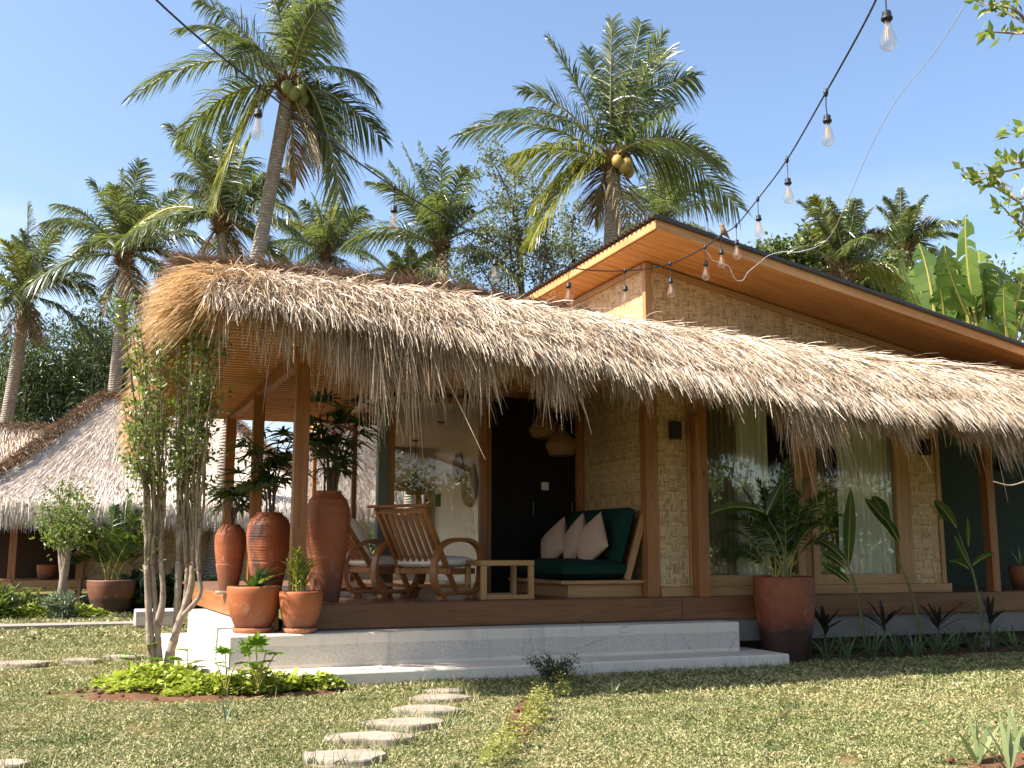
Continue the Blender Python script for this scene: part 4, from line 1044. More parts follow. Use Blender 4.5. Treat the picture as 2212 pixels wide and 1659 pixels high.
# ------------------------------------------------------------------ coconut palms
K = None
palm(623, 187, 22.5, 300, 4, base=G(452, 1312), trunk=G(452, 1312) * .5 + onD(596, 480, 22.5) * .5 + np.array([-.35, 0, .1]), label='tallest coconut palm, its leaning trunk rising behind the thatch ridge', seed=3, nuts=6, up=.9, ycol=.05, dead=1, rt_=.17, specs=[
    (292, 205, 130, .3, K), (400, 62, 90, -1, K), (428, 0, 60, .5, K), (560, -110, 40, -.6, K), (655, -140, 30, .4, K), (735, -20, 80, 1.2, K), (700, -60, 20, -1.2, K),
    (806, 205, 110, -.5, K), (822, 298, 70, .6, K), (742, 455, 150, -.3, K), (392, 292, 90, -.8, K), (468, 425, 130, -.6, 'y'), (640, 380, 20, .5, 'd'), (718, 320, 90, .8, K), (590, -60, 70, .9, 'y'), (500, 140, 110, -1.6, K)])
palm(1325, 345, 24, 315, 3, base=onD(1290, 1190, 24.3) * np.array([1, 1, 0]), label='big coconut palm with two orange nuts above the upper roof', seed=8, nuts=4, up=.9, ycol=0, dead=2, rt_=.19, specs=[
    (1000, 292, 110, .2, K), (1185, 85, 40, -.4, K), (1132, 195, 70, .9, K), (1118, 332, 40, -1, 'y'), (1158, 440, 70, -.5, 'y'), (1148, 522, 100, -1, 'y'), (1322, 45, 10, -.6, K), (1385, 50, 20, .4, K), (1432, 72, 40, -.3, K),
    (1500, 165, 100, .3, K), (1545, 345, 70, -.2, K), (1592, 448, 130, -.6, K), (1270, 110, 25, .9, K), (1455, 230, 60, 1.3, K), (1285, 470, 40, .6, 'd')])
palm(480, 478, 27, 205, 14, label='coconut palm with yellowing fronds half hidden behind the tallest palm', seed=5, ycol=.2, specs=[(395, 318, 70, -.5, 'y'), (440, 290, 30, .3, 'y'), (385, 380, 60, .5, K), (385, 480, 40, -.4, K), (620, 395, 60, 0, K), (590, 560, 60, -.5, K)])
palm(270, 552, 30, 190, 20, base=onD(222, 1180, 30) * np.array([1, 1, 0]), label='leaning coconut palm left of the veranda roof, trunk in full view', seed=6, ycol=.06, rt_=.2, specs=[(100, 480, 70, -.5, K), (170, 550, 60, .4, K), (405, 590, 60, -.3, K), (260, 370, 10, .3, K)])
palm(52, 640, 31, 150, 18, base=onD(-40, 1180, 31) * np.array([1, 1, 0]), label='leftmost coconut palm, its bent trunk leaning in from the edge', seed=9, ycol=.05, rt_=.2, specs=[(185, 625, 70, 0, K), (60, 440, 10, .3, K)])
palm(705, 548, 36, 140, 22, label='short coconut palm in the gap right of the tall leaning trunk', seed=12, ycol=.1, up=1.0)
palm(953, 538, 30, 190, 12, label='wind-swept coconut palm with fronds leaning left behind the thatch', seed=13, ycol=.08, specs=[(870, 312, -10, -.4, K), (905, 310, 10, .4, K), (955, 325, 0, -.6, K), (800, 395, 60, .3, K), (798, 360, 40, 0, K), (745, 530, 90, -.5, K), (1018, 450, 40, .3, K), (840, 350, 20, .8, K)])
palm(1432, 480, 36, 165, 20, label='pale coconut palm behind the big palm, cut by the upper roof edge', seed=15, ycol=.2)
palm(1820, 585, 25, 150, 12, label='bushy coconut palm growing among vines above the right roof slope', seed=17, ycol=.12, up=1.15, specs=[(1745, 440, 10, 0, K), (1835, 432, 5, .3, K), (1790, 430, 5, -.4, K), (1880, 455, 30, 0, K), (1900, 500, 40, 0, 'd')])
palm(1955, 545, 30, 120, 14, label='small coconut palm with an upright spear leaf left of the bananas', seed=19, ycol=.1, specs=[(1945, 408, 0, 0, K), (2005, 470, 20, .2, 'd'), (2080, 478, 40, 0, K)])
palm(880, 612, 27, 85, 16, label='low palm crown just above the thatch ridge', seed=23, ycol=.1)
RNG, NR = random.Random(77), np.random.default_rng(77)

# ------------------------------------------------------------------ trees and shrubs behind
def bamboo(px0, px1, ytop, D, label, n, dens):
    c = onD((px0 + px1) / 2, 1190, D); k = D / FPX; hw = (px1 - px0) / 2 * k
    w = thing('bamboo_clump', label, 'bamboo', (c[0], c[1], 0), group='bamboo thicket behind the left bungalow')
    mw, ml = MB(), MB(); pts = []
    for i in range(n):
        b = np.array([c[0] + RNG.gauss(0, hw * .35), c[1] + RNG.gauss(0, .8), 0])
        h = (1190 - ytop) * k * RNG.uniform(.72, 1.04) + 1.2
        tp = b + np.array([(b[0] - c[0]) * 1.1 + RNG.gauss(0, .5), RNG.gauss(0, .7), h])
        C = bez(b, b + np.array([0, 0, h * .8]), tp, 22); mw.tube(C, np.linspace(.045, .008, 22), 5, False)
        for q in C[4:]:
            for _ in range(3): pts.append(q + NR.normal(size=3) * np.array([.45, .45, .25]))
    clumps(ml, pts, dens, .25, .26, .055, (.1, -.2, -.7))
    mw.build('culms', M['culm'], w); ml.build('foliage', M['bamboo'], w)
bamboo(-60, 130, 690, 33, 'dense dark bamboo clump at the left edge behind the far roof', 26, 15000)
bamboo(90, 260, 690, 34, 'dense bamboo clump between the two leftmost palm trunks', 24, 14000)
bamboo(225, 350, 740, 36, 'smaller bamboo clump just left of the veranda straw', 16, 9000)
def tree(name, px, ybase_D, crowns, n, mat, L, wd, label, cat='tree', bark_='darktwig', r0=.16, spread=.35, limb_r=.05, group=None, trunk_to=None, airy=False):
    """crowns: list of (px, py, radius px, depth offset) leaf clump centres"""
    D = ybase_D; c = onD(px, 1190, D); b = np.array([c[0], c[1], 0]); k = D / FPX
    w = thing(name, label, cat, b, group=group)
    mw, ml = MB(), MB()
    cen = [(onD(x, y, D + dd), r * k) for x, y, r, dd in crowns]
    top = onD(*trunk_to, D) if trunk_to else np.mean([q for q, _ in cen], 0) * np.array([1, 1, .7]) + b * 0
    C = bez(b, (b + top) / 2 + np.array([.3, 0, 0]), top, 14); mw.tube(C, np.linspace(r0, r0 * .5, 14), 8)
    pts = []
    for q, r in cen:
        st = C[RNG.randint(6, 13)]
        for e in limbs(mw, st, [q], limb_r, limb_r * .3): pts += list(e[5:])
        for _ in range(6):
            v = unit(NR.normal(size=3)) * r * RNG.uniform(.5, 1)
            for e in limbs(mw, q, [q + v], limb_r * .3, limb_r * .08, .2, 6): pts += list(e[1:])
        m_ = int(n * (r ** 2) / sum(rr ** 2 for _, rr in cen))
        nsub = 26 if airy else 14; sub = q + unit(NR.normal(size=(nsub, 3))) * r * (NR.random((nsub, 1)) ** .4)
        clumps(ml, np.concatenate([sub, sub, np.array(pts[-24:])]), m_, r * spread, L, wd)
    mw.build('trunk', M[bark_], w); ml.build('crown', M[mat], w)
    return w
tree('feathery_tree', 1130, 29, [(1060, 345, 45, 0), (1110, 375, 45, .5), (1090, 440, 60, 0), (1150, 420, 50, -.5), (1060, 510, 60, 0), (1130, 520, 70, .5), (1180, 480, 50, 0), (1020, 555, 60, 0), (1100, 590, 80, 0), (1190, 580, 60, .5), (1000, 610, 50, 0)], 7000, 'feather', .12, .055, 'sparse grey-green feathery tree between the two big palms', trunk_to=(1120, 520), spread=.13, airy=True)
tree('feathery_tree', 1260, 31, [(1240, 470, 50, 0), (1230, 540, 60, 0), (1290, 560, 50, 0), (1190, 540, 50, .5)], 2600, 'feather', .12, .055, 'grey-green tree partly hidden behind the trunk of the big palm', trunk_to=(1240, 560), spread=.13, airy=True)
tree('vine_tree', 1720, 27, [(1655, 560, 38, 0), (1700, 545, 30, 0), (1745, 535, 45, 0), (1800, 520, 45, 0), (1700, 610, 60, .3), (1770, 600, 65, 0), (1830, 590, 60, .5), (1850, 650, 60, 0), (1780, 670, 60, 0), (1900, 640, 50, .5)], 9500, 'vine', .15, .115, 'leafy tree smothered in creeper above the right roof slope', trunk_to=(1760, 640), spread=.3)
tree('broadleaf_tree', 1950, 26, [(1930, 640, 60, 0), (1990, 610, 50, .4), (2050, 640, 60, 0), (2110, 660, 60, .5), (2180, 640, 60, 0), (1900, 600, 50, .8)], 6000, 'vine', .13, .09, 'dark leafy tree filling the gap behind the banana plants', trunk_to=(2000, 680))
# a low far wood closes the horizon
m_, mw = MB(), MB(); n = 26000
a = NR.uniform(-65, 75, n); a = np.radians(a); rr = NR.uniform(48, 62, n)
hx = 2.2 + 2.6 * vnoise(a * 40, a * 0, 1.7, 91)
m_.leaves(np.stack([rr * np.sin(a), rr * np.cos(a), hx * NR.random(n) ** .7], -1), NR.normal(size=(n, 3)), NR.uniform(.4, .8, n), NR.uniform(.25, .5, n))
tag(m_.build('far_wood', M['bamboo']), 'low band of far green trees along the horizon', 'wood', kind='stuff')

# ------------------------------------------------------------------ banana plants
def banana_leaf(ml, mr, o, tip, bow, wid, seed, ragged=.35):
    """midrib o->tip with torn blade strips"""
    C = bez(o, (np.asarray(o) + tip) / 2 + np.asarray(bow), tip, 30)
    mr.tube(C, np.linspace(.03, .008, 30), 6, False)
    T = unit(np.gradient(C, axis=0))
    side0 = unit(np.cross(T[15], np.array([sin(seed * 2.4) * .8, cos(seed * 2.4) - .9, .25])))
    for sg in (-1, 1):
        i = 3; 
        while i < 29:
            j = min(29, i + RNG.randint(2, 5)); tear = RNG.uniform(0, ragged)
            s = np.linspace(i, j - tear, 5)
            rt = np.stack([np.interp(s, np.arange(30), C[:, k]) for k in range(3)], -1)
            tt = np.stack([np.interp(s, np.arange(30), T[:, k]) for k in range(3)], -1)
            wl = wid * np.interp(s, [0, 5, 14, 24, 29], [.4, .9, 1, .75, .12])
            S = unit(sg * side0 + tt * RNG.uniform(.05, .35) + np.array([0, 0, RNG.uniform(-.35, .25)]))
            r2 = np.linspace(0, 1, 5)
            dr = RNG.uniform(.05, .35)
            P = rt[None] + S[None] * (wl[None] * r2[:, None])[..., None] - np.array([0, 0, 1.]) * (dr * wl[None] * (r2 ** 2)[:, None])[..., None]
            ml.grid(P); i = j
def banana(px, D, leaves_, label):
    c = onD(px, 1190, D); w = thing('banana_plant', label, 'banana plant', (c[0], c[1], 0), group='banana plants behind the right roof')
    ml, mr = MB(), MB(); top = None
    cz = np.mean([G_[1] for G_ in leaves_])
    hub = onD(px, max(l_[3] for l_ in leaves_) + 10, D)
    mt = MB(); mt.tube(bez((c[0], c[1], 0), (c[0] + .1, c[1], hub[2] * .5), hub, 10), np.linspace(.2, .12, 10), 10); mt.build('trunk', M['broad'], w, smooth=True)
    for i, (tx, ty, ox, oy, wpx, bx_, dd) in enumerate(leaves_):
        o = onD(ox, oy, D); tip = onD(tx, ty, D + dd); k = D / FPX
        mr.tube(bez(hub, (hub + o) / 2 + np.array([0, 0, .1]), o, 8), .035, 6, False)
        banana_leaf(ml, mr, o, tip, RT * bx_ * k + np.array([0, 0, .1]), wpx * k * 1.35, i + px)
    ml.build('leaf_blades', M['banana'], w, smooth=True); mr.build('leaf_ribs', M['canestem'], w)
banana(2010, 18, [(1985, 525, 2020, 690, 22, 10, .3), (1945, 560, 1990, 690, 26, -10, -.4), (2040, 530, 2050, 680, 26, 10, .2), (2068, 592, 2040, 720, 26, -10, -.3), (1960, 640, 2010, 720, 22, 0, .2), (1975, 580, 2015, 700, 22, -6, .5), (2030, 620, 2040, 730, 26, 8, -.2), (1935, 680, 2000, 735, 22, 14, -.4)], 'banana plant with upright folded leaves, left one behind the right roof')
banana(2100, 17.5, [(2086, 464, 2110, 700, 40, -14, 0), (2150, 572, 2152, 690, 36, 14, .3), (2040, 545, 2090, 680, 34, -10, -.3), (2120, 610, 2125, 720, 30, 5, -.5), (2030, 690, 2110, 725, 30, 20, .2), (2112, 540, 2118, 700, 30, 12, .4), (2062, 560, 2100, 700, 30, -8, .3), (2170, 660, 2130, 735, 30, 12, -.2)], 'tallest banana plant with torn leaves behind the right roof')
banana(2190, 17, [(2212, 590, 2180, 700, 40, 10, 0), (2170, 620, 2178, 735, 26, -6, -.3), (2250, 660, 2200, 740, 40, 10, .3), (2110, 715, 2185, 750, 34, -14, -.4), (2240, 560, 2200, 690, 36, 12, .5)], 'banana plant cut by the right edge of view')

# ------------------------------------------------------------------ neighbouring thatched bungalows
def neighbour(loc, hw, hd, ez, rz_, rw, label, front=True, nst=48000, seed=1, y_r=None):
    """hipped thatched hut; hw half width, hd depth, ez eave height, rz_ ridge height, rw half ridge"""
    rs = np.random.default_rng(seed)
    x0, y0 = loc[0], loc[1]; yr = y0 + hd / 2
    w = thing('thatched_hut', label, 'house', (x0, yr, 0), group='neighbouring thatched bungalows')
    cor = np.array([[x0 - hw, y0, ez], [x0 + hw, y0, ez], [x0 + hw, y0 + hd, ez], [x0 - hw, y0 + hd, ez]]); rg = np.array([[x0 - rw, yr, rz_], [x0 + rw, yr, rz_]])
    faces = [(cor[0], cor[1], rg[1], rg[0]), (cor[3], cor[0], rg[0], rg[0]), (cor[1], cor[2], rg[1], rg[1])]
    mb_ = MB(); 
    for i, (A, B, C_, D_) in enumerate(faces + [(cor[2], cor[3], rg[0], rg[1])]):
        vv = np.linspace(0, 1, 9)[:, None, None]; uu = np.linspace(0, 1, 9)[None, :, None]
        mb_.grid((A + (B - A) * uu) * (1 - vv) + (D_ + (C_ - D_) * uu) * vv + np.array([0, 0, -.22]) * np.sin(vv * pi) * (1 if i == 0 else .5) - np.array([0, 0, .03]))
    rf = mb_.build('thatch_roof', M['thatchbody'], w)
    ms = MB()
    for i, (A, B, C_, D_) in enumerate(faces):
        n = nst if i == 0 else nst // 3
        u, v = rs.random(n), rs.random(n) ** .85
        bot = A + (B - A) * u[:, None]; top = D_ + (C_ - D_) * u[:, None]
        sag = np.array([0, 0, -.22]) * np.sin(v * pi)[:, None] * (1 if i == 0 else .5)
        P = bot + (top - bot) * v[:, None] + sag + np.array([0, 0, .04])
        d = unit(bot - top) + rs.normal(size=(n, 3)) * .10 + np.array([0, 0, .05])
        ms.ribbons(P, d, rs.uniform(.14, .34, n), rs.uniform(.009, .018, n), .10, 2)
        m2 = nst // 5 if i == 0 else nst // 10
        u = rs.random(m2); P = A + (B - A) * u[:, None] + rs.normal(size=(m2, 3)) * .06 + np.array([0, 0, .06])
        d = unit(bot - top).mean(0) * .35 + np.array([0, 0, -1.]) + rs.normal(size=(m2, 3)) * .13
        ms.ribbons(P, d, rs.uniform(.2, .5, m2), rs.uniform(.009, .018, m2), .05, 2)
    ms.build('straw', M['nstraw'], rf)
    mc = MB()
    for p0, p1, q in ((cor[0], rg[0], 5000), (cor[1], rg[1], 4000), (rg[0], rg[1], 3500)):
        s = rs.random(q); a = rs.uniform(0, 2 * pi, q)
        ax = unit(p1 - p0); S = unit(np.cross(ax, [0, 0, 1])); N = np.cross(S, ax)
        rad = .12 * (1 + .12 * np.sin(s * 70))
        P = p0 + (p1 - p0) * s[:, None] + (S * np.cos(a)[:, None] + N * np.abs(np.sin(a))[:, None]) * rad[:, None] + np.array([0, 0, -.2]) * np.sin(s * pi)[:, None] * (0 if q == 3500 else .6)
        d = -ax * .5 + (S * np.cos(a)[:, None] + N * np.sin(a)[:, None]) * .7 + rs.normal(size=(q, 3)) * .3
        mc.ribbons(P, d, rs.uniform(.08, .20, q), .015, .2, 2)
    mc.build('ridge_cap', M['brown'], rf)
    if front:
        fz = .60; yf_ = y0 + .75
        m2 = MB(); m2.bx(x0 - hw + .5, x0 + hw - .5, yf_, y0 + hd - .6, fz - .14, fz); m2.build('floor', M['pale'], w)
        for q in (-2.68, -1.42, hw - .8):
            m2 = MB(); m2.bx(x0 + q - .07, x0 + q + .07, yf_ + .02, yf_ + .16, 0.0, ez + .3); m2.build('porch_post', M['wood'], w)
        P = [(x0 - 1.35, yf_ + .2, fz), (x0 + hw - .8, yf_ + .2, fz), (x0 + hw - .8, yf_ + .2, ez + .6), (x0 - 1.35, yf_ + .2, ez + .6)]
        m2 = MB(); m2.add(P, [[0, 1, 2, 3]], [[(a[0], a[2]) for a in P]]); m2.build('woven_wall', M['weave'], w)
        m2 = MB(); m2.bx(x0 - hw + .6, x0 - 1.3, y0 + 2.6, y0 + 2.7, fz, ez + .9); m2.bx(x0 - 1.3, x0 + hw - .8, y0 + 2.8, y0 + 2.9, fz, ez + .9); m2.build('back_wall', M['porchshade'], w)
        m2 = MB()
        for z in (.08, .25, .42): m2.bx(x0 - 2.66, x0 - 1.44, yf_ - .34 + z * .5, yf_ - .06 + z * .5, z - .03, z + .02)
        for q in (-2.70, -1.4): m2.bar((x0 + q, yf_ - .36, 0), (x0 + q, yf_ + .02, fz), .06, .1)
        m2.build('steps', M['pale'], w)
    return w
nb = G(110, 1320)
e0 = onY(-25, 1085, 22.6); r0_ = onY(235, 862, 25.0)
neighbour((.95, 22.6), 3.9, 5.4, 2.05, 4.62, 1.2, 'nearer thatched bungalow with pale grey straw and brown ridge rolls on the left', seed=4)
neighbour((-3.6, 27.5), 3.0, 5, 2.6, 4.35, 2.6, 'farther thatched roof showing past the hip of the nearer left bungalow', False, 9000, 5)
neighbour((8.0, 27.0), 3.6, 6, 1.9, 6.2, 1.0, 'steep thatched hut seen through the side glass of the living room', False, 15000, 6)

# ------------------------------------------------------------------ areca and fan palms in pots, other potted plants
def areca(o, fr, label, group=None, seed=1, scale=1.0, ll=.2, ns=9):
    global RNG, NR
    RNG, NR = random.Random(seed), np.random.default_rng(seed)
    o = np.asarray(o, float); w = thing('areca_palm', label, 'potted palm', o, group=group)
    ml, mr, ms = MB(), MB(), MB()
    for dx, dz, lift, dy in fr:
        b = o + np.array([RNG.uniform(-.1, .1) * scale, RNG.uniform(-.1, .1) * scale, .0])
        tip = o + RT * dx + np.array([-RT[1], RT[0], 0]) * dy + np.array([0, 0, dz])
        knee = b + (tip - b) * .22 + np.array([0, 0, .10 * scale])
        ms.tube(bez(b, b + np.array([0, 0, .12 * scale]), knee, 6), np.linspace(.012, .007, 6) * scale, 6, False)
        frond(mr, ml, knee, tip, lift, 34, ll * scale, .02 * scale, .25, .06, .006 * scale, vee=.3)
    ms.build('stems', M['canestem'], w, smooth=True); mr.build('leaf_ribs', M['canestem'], w); ml.build('fronds', M['areca'], w)
fr = [(-.55, .72, .25, .1), (-.42, .98, .2, -.1), (-.22, 1.12, .12, .1), (.02, 1.18, .08, -.1), (.12, 1.36, .05, .15), (.30, 1.12, .15, 0), (.52, .98, .2, .1), (.62, .72, .28, -.1), (-.68, .52, .28, 0), (-.35, .60, .2, -.3), (.35, .62, .2, -.3), (.15, .80, .12, -.3), (-.12, .82, .1, -.25), (.55, .42, .2, .2), (-.6, .3, .2, .25), (.0, .95, .1, .3), (-.3, .85, .15, .3), (.42, .85, .15, .35), (-.18, 1.0, .08, 0), (.2, .98, .08, 0), (-.05, .68, .1, -.35)]
areca(PC, fr, 'bushy dark green areca palm growing in the huge terracotta planter', seed=2)
def fanpalm(o, z1, spread, nst, label, seed, fans=5, fl=.24):
    global RNG, NR
    RNG, NR = random.Random(seed), np.random.default_rng(seed)
    o = np.asarray(o, float); w = thing('lady_palm', label, 'potted palm', o, group='fan-leaved lady palms in the clay jars')
    ml, ms = MB(), MB()
    for s in range(nst):
        b = o + np.array([RNG.gauss(0, .035), RNG.gauss(0, .035), -.05])
        h = z1 * RNG.uniform(.45, .92); a0 = RNG.random() * 6.28
        tp = b + np.array([cos(a0) * spread * .28, sin(a0) * spread * .28, h])
        C = bez(b, b + np.array([0, 0, h * .6]), tp, 8); ms.tube(C, np.linspace(.012, .008, 8), 6, False)
        for f in range(fans):
            q = C[RNG.randint(3, 7)] if f else C[7]; az = RNG.random() * 6.28; el = RNG.uniform(.0, 1.1)
            dr = np.array([cos(az) * cos(el), sin(az) * cos(el), sin(el)]); hub = q + dr * RNG.uniform(.08, .2)
            ms.tube([q, hub], .004, 5, False)
            S = unit(np.cross(dr, [0, 0, 1.])); n_ = RNG.randint(6, 9)
            th = np.linspace(-1.35, 1.35, n_)
            d = dr * np.cos(th)[:, None] + S * np.sin(th)[:, None] + np.array([0, 0, -.1])
            ml.ribbons(np.tile(hub, (n_, 1)), d, fl * NR.uniform(.8, 1.15, n_), .036, NR.uniform(.2, .6, n_), 4, wdir=np.cross(d, np.cross(S, dr)) + np.cross(d, np.array([0, 0, 1.])) * .3, prof=[.45, 1, .95, .7, .2])
    ms.build('stems', M['darktwig'], w); ml.build('fan_leaves', M['dkleaf'], w)
fanpalm(J1, .75, .7, 8, 'dark fan palm in the slim leftmost jar', 31, 5, .23)
fanpalm(J2, .95, .8, 9, 'fan palm leaning round the second post, in the smoke-stained jar', 32, 6, .25)
fanpalm(J3, 1.0, .75, 9, 'tall fan palm reaching the ceiling from the tallest jar', 33, 6, .25)
def straps(name, o, specs, mat, label, cat, wd=.05, group=None, seg=6, prof=(.5, .9, 1, .9, .6, .35, .08), part='leaves', g=.35, org=None):
    """specs: (azimuth deg, elevation deg, length) in the view frame (0 = right, 90 = away)"""
    o = np.asarray(o, float); m_ = MB()
    az, el, L = np.array(specs, float).T; az, el = np.radians(az), np.radians(el)
    d = np.cos(az)[:, None] * np.cos(el)[:, None] * RT + np.sin(az)[:, None] * np.cos(el)[:, None] * np.array([-RT[1], RT[0], 0]) + np.sin(el)[:, None] * np.array([0, 0, 1.])
    wdv = np.cross(d, np.array([0, 0, 1.0])) + NR.normal(size=d.shape) * .15
    m_.ribbons(np.tile(o, (len(d), 1)) + NR.normal(size=d.shape) * np.array([.012, .012, .002]), d, L, wd, g if np.ndim(g) else L * g, seg, wdir=wdv, prof=prof)
    ob = m_.build(name, M[mat], org=o, smooth=True); ob.location = o
    return tag(ob, label, cat, group)
straps('broadleaf_plant', PA, [(95, 80, .32), (150, 65, .2), (20, 55, .42), (5, 42, .5), (40, 60, .34), (180, 55, .17), (-30, 40, .32), (70, 62, .3), (-80, 50, .22), (220, 45, .2), (15, 30, .30)], 'broad', 'broad-leaved plant with arching leaves in the left step pot', 'potted plant', .085, g=.75)
o = PB; w = thing('lime_plant', 'bushy lime-green plant in the smaller step pot', 'potted plant', o); m_, ms = MB(), MB()
for s in range(11):
    b = o + np.array([RNG.gauss(0, .05), RNG.gauss(0, .05), -.01]); h = RNG.uniform(.22, .42); tp = b + np.array([RNG.gauss(0, .05), RNG.gauss(0, .05), h])
    ms.tube(bez(b, b + np.array([0, 0, h * .6]), tp, 6), .006, 5, False)
    n = 18; s_ = NR.uniform(.2, 1, n); a = NR.random(n) * 6.28
    m_.ribbons(b + (tp - b) * s_[:, None], np.stack([np.cos(a), np.sin(a), NR.uniform(.3, 1.1, n)], -1), NR.uniform(.10, .17, n), .022, NR.uniform(.05, .13, n), 3, wdir=np.stack([-np.sin(a), np.cos(a), a * 0], -1), prof=[.5, 1, .8, .1])
ms.build('stems', M['canestem'], w); m_.build('leaves', M['yellowgreen'], w)
straps('strap_plant', PE, [(90, 80, .35), (150, 65, .3), (40, 65, .3), (200, 55, .25)], 'lily', 'slim plant in the pot at the right edge of the dark bay', 'potted plant', .03)

# heliconias and dark cordylines in the shaded bed
def heliconia(px, py, stem, leaves_, label):
    """stem: list of px points up the cane; leaves: (base px, tip px, width px, bow)"""
    b = onY(px, py, 9.82); b[2] = 0; D = (b - CAM) @ FW; k = D / FPX
    w = thing('heliconia', label, 'heliconia', b, group='heliconias in the bed below the windows')
    ms, ml, mr = MB(), MB(), MB()
    P = [b - np.array([0, 0, .03])] + [onD(x, y, D) for x, y in stem]
    ms.tube(spline(P, 6), np.linspace(.014, .006, 6 * (len(P) - 1) + 1), 7); ms.tube(spline([p_ + np.array([.05, .03, 0]) for p_ in P[:-1]], 6), .007, 6)
    ms.build('canes', M['cane'], w, smooth=True)
    for (bx_, by_), (tx, ty), wp, bow in leaves_:
        o, tip = onD(bx_, by_, D), onD(tx, ty, D + RNG.uniform(-.15, .15)); mid = (o + tip) / 2 + np.array([0, 0, bow * k])
        C = bez(o, mid, tip, 14); mr.tube(C, np.linspace(.007, .002, 14), 5, False)
        T = unit(np.gradient(C, axis=0)); S = unit(np.cross(T, FW + np.array([.35, 0, .55])))
        wv = wp * k * .5 * np.sin(np.linspace(.08, pi - .02, 14)) ** .7
        rows = [C + S * (wv * q)[:, None] + np.cross(S, T) * (np.abs(q) * wv * .28)[:, None] for q in np.linspace(-1, 1, 7)]
        ml.grid(np.stack(rows))
    ml.build('leaves', M['helic'], w, smooth=True); mr.build('leaf_ribs', M['canestem'], w)
heliconia(1872, 1398, [(1855, 1310), (1838, 1240), (1826, 1200)], [((1832, 1225), (1838, 1055), 26, 0), ((1828, 1215), (1770, 1168), 20, 14), ((1826, 1228), (1774, 1192), 18, 10), ((1838, 1262), (1775, 1218), 16, 8)], 'heliconia with one upright paddle leaf, nearest to the huge planter')
heliconia(1990, 1392, [(1978, 1320), (1955, 1245), (1925, 1172)], [((1938, 1160), (1868, 1076), 24, 10), ((1920, 1120), (1884, 1072), 26, 6), ((1942, 1170), (1912, 1120), 20, 4)], 'leaning heliconia before the right window jamb')
heliconia(2128, 1384, [(2112, 1290), (2098, 1228), (2070, 1150)], [((2066, 1140), (2018, 1080), 24, 8), ((2094, 1222), (2062, 1158), 18, -4), ((2100, 1222), (2150, 1196), 16, 8), ((2092, 1228), (2050, 1212), 20, 8), ((2050, 1110), (2028, 1122), 16, 6), ((2092, 1180), (2090, 1118), 12, 0)], 'tall heliconia in front of the dark green wall')
heliconia(1725, 1392, [(1700, 1280), (1690, 1180), (1660, 1120)], [((1650, 1106), (1534, 1110), 24, 26), ((1655, 1112), (1690, 1040), 20, 4)], 'heliconia behind the huge planter with a leaf drooping left')
for i, (px, py, s) in enumerate(((1783, 1392, 1.0), (1912, 1388, 1.05), (2030, 1386, 1.0), (2140, 1380, 1.1))):
    b = onY(px, py, 9.9); b[2] = 0; rs = random.Random(60 + i); zc = .36 * s
    w = thing('cordyline', ['purple cordyline against the huge planter', 'purple cordyline under the window between two heliconias', 'purple cordyline below the woven panel', 'purple cordyline at the foot of the right post'][i], 'cordyline', b, group='dark purple cordylines in the shaded bed')
    m_ = MB(); m_.tube([b, b + np.array([.01, 0, zc])], .012, 6); m_.build('stem', M['darktwig'], w)
    sp = [(rs.uniform(0, 360), rs.uniform(25, 85), rs.uniform(.28, .46) * s) for _ in range(11)]
    az, el, L = np.array(sp).T; az, el = np.radians(az), np.radians(el)
    d = np.stack([np.cos(az) * np.cos(el), np.sin(az) * np.cos(el), np.sin(el)], -1)
    m_ = MB(); m_.ribbons(np.tile(b + np.array([0, 0, zc]), (11, 1)) - np.array([0, 0, .1]) * NR.random((11, 1)), d, L, .055, L * .45, 5, wdir=np.cross(d, [0, 0, 1.]) + .05, prof=[.25, .7, 1, .9, .6, .1]); m_.build('leaves', M['cordy'], w, smooth=True)
for i, px in enumerate((1790, 1835, 1885, 1935, 1975, 2020, 2065, 2105, 2150, 2195)):
    rs = random.Random(90 + i); b = onY(px + rs.uniform(-8, 8), 1400, 9.72 + rs.uniform(-.12, .15)); b[2] = 0
    sp = [(rs.uniform(0, 360), rs.uniform(40, 85), rs.uniform(.5, .85)) for _ in range(16)]
    straps('spider_lily', b, sp, 'lily', 'dark strap-leaved lily clump in the shaded bed below the deck', 'lily', .022, 'strap lilies edging the shaded bed', g=.75)
for i, (px, py, lab) in enumerate(((2112, 1652, 'pale strap-leaved lily with a leaf reaching far left, nearest the corner'), (2182, 1668, 'upright pale strap lily in the red soil at the lower right edge'), (2208, 1628, 'pale strap lily cut off by the right edge above the others'))):
    b = G(px, py)
    sp = [[(165, 42, .52), (150, 62, .40), (20, 70, .34), (100, 75, .4), (175, 28, .40), (30, 50, .36), (60, 65, .3), (200, 60, .25)], [(100, 82, .42), (165, 52, .5), (150, 68, .46), (30, 62, .34), (60, 74, .38), (190, 50, .3)], [(160, 60, .46), (175, 45, .42), (120, 75, .4), (40, 60, .3), (80, 80, .3)]][i]
    straps('spider_lily', b, sp, 'paleLily', lab, 'lily', .03, 'pale strap lilies at the lower right', g=.5)
straps('grass_tuft', G(492, 1556), [(a_, e_, l_) for a_, e_, l_ in zip((10, 60, 100, 140, 170, 80), (50, 65, 80, 70, 55, 60), (.16, .2, .24, .2, .18, .15))], 'lily', 'small grass tuft at the front edge of the soil bed', 'grass tuft', .012)
straps('grass_tuft', G(1325, 1500), [(a_, e_, l_) for a_, e_, l_ in zip((10, 60, 100, 140, 170, 30), (40, 55, 70, 60, 40, 50), (.1, .12, .14, .12, .12, .12))], 'paleLily', 'pale weed tuft on the lawn right of the seedling row', 'grass tuft', .022)

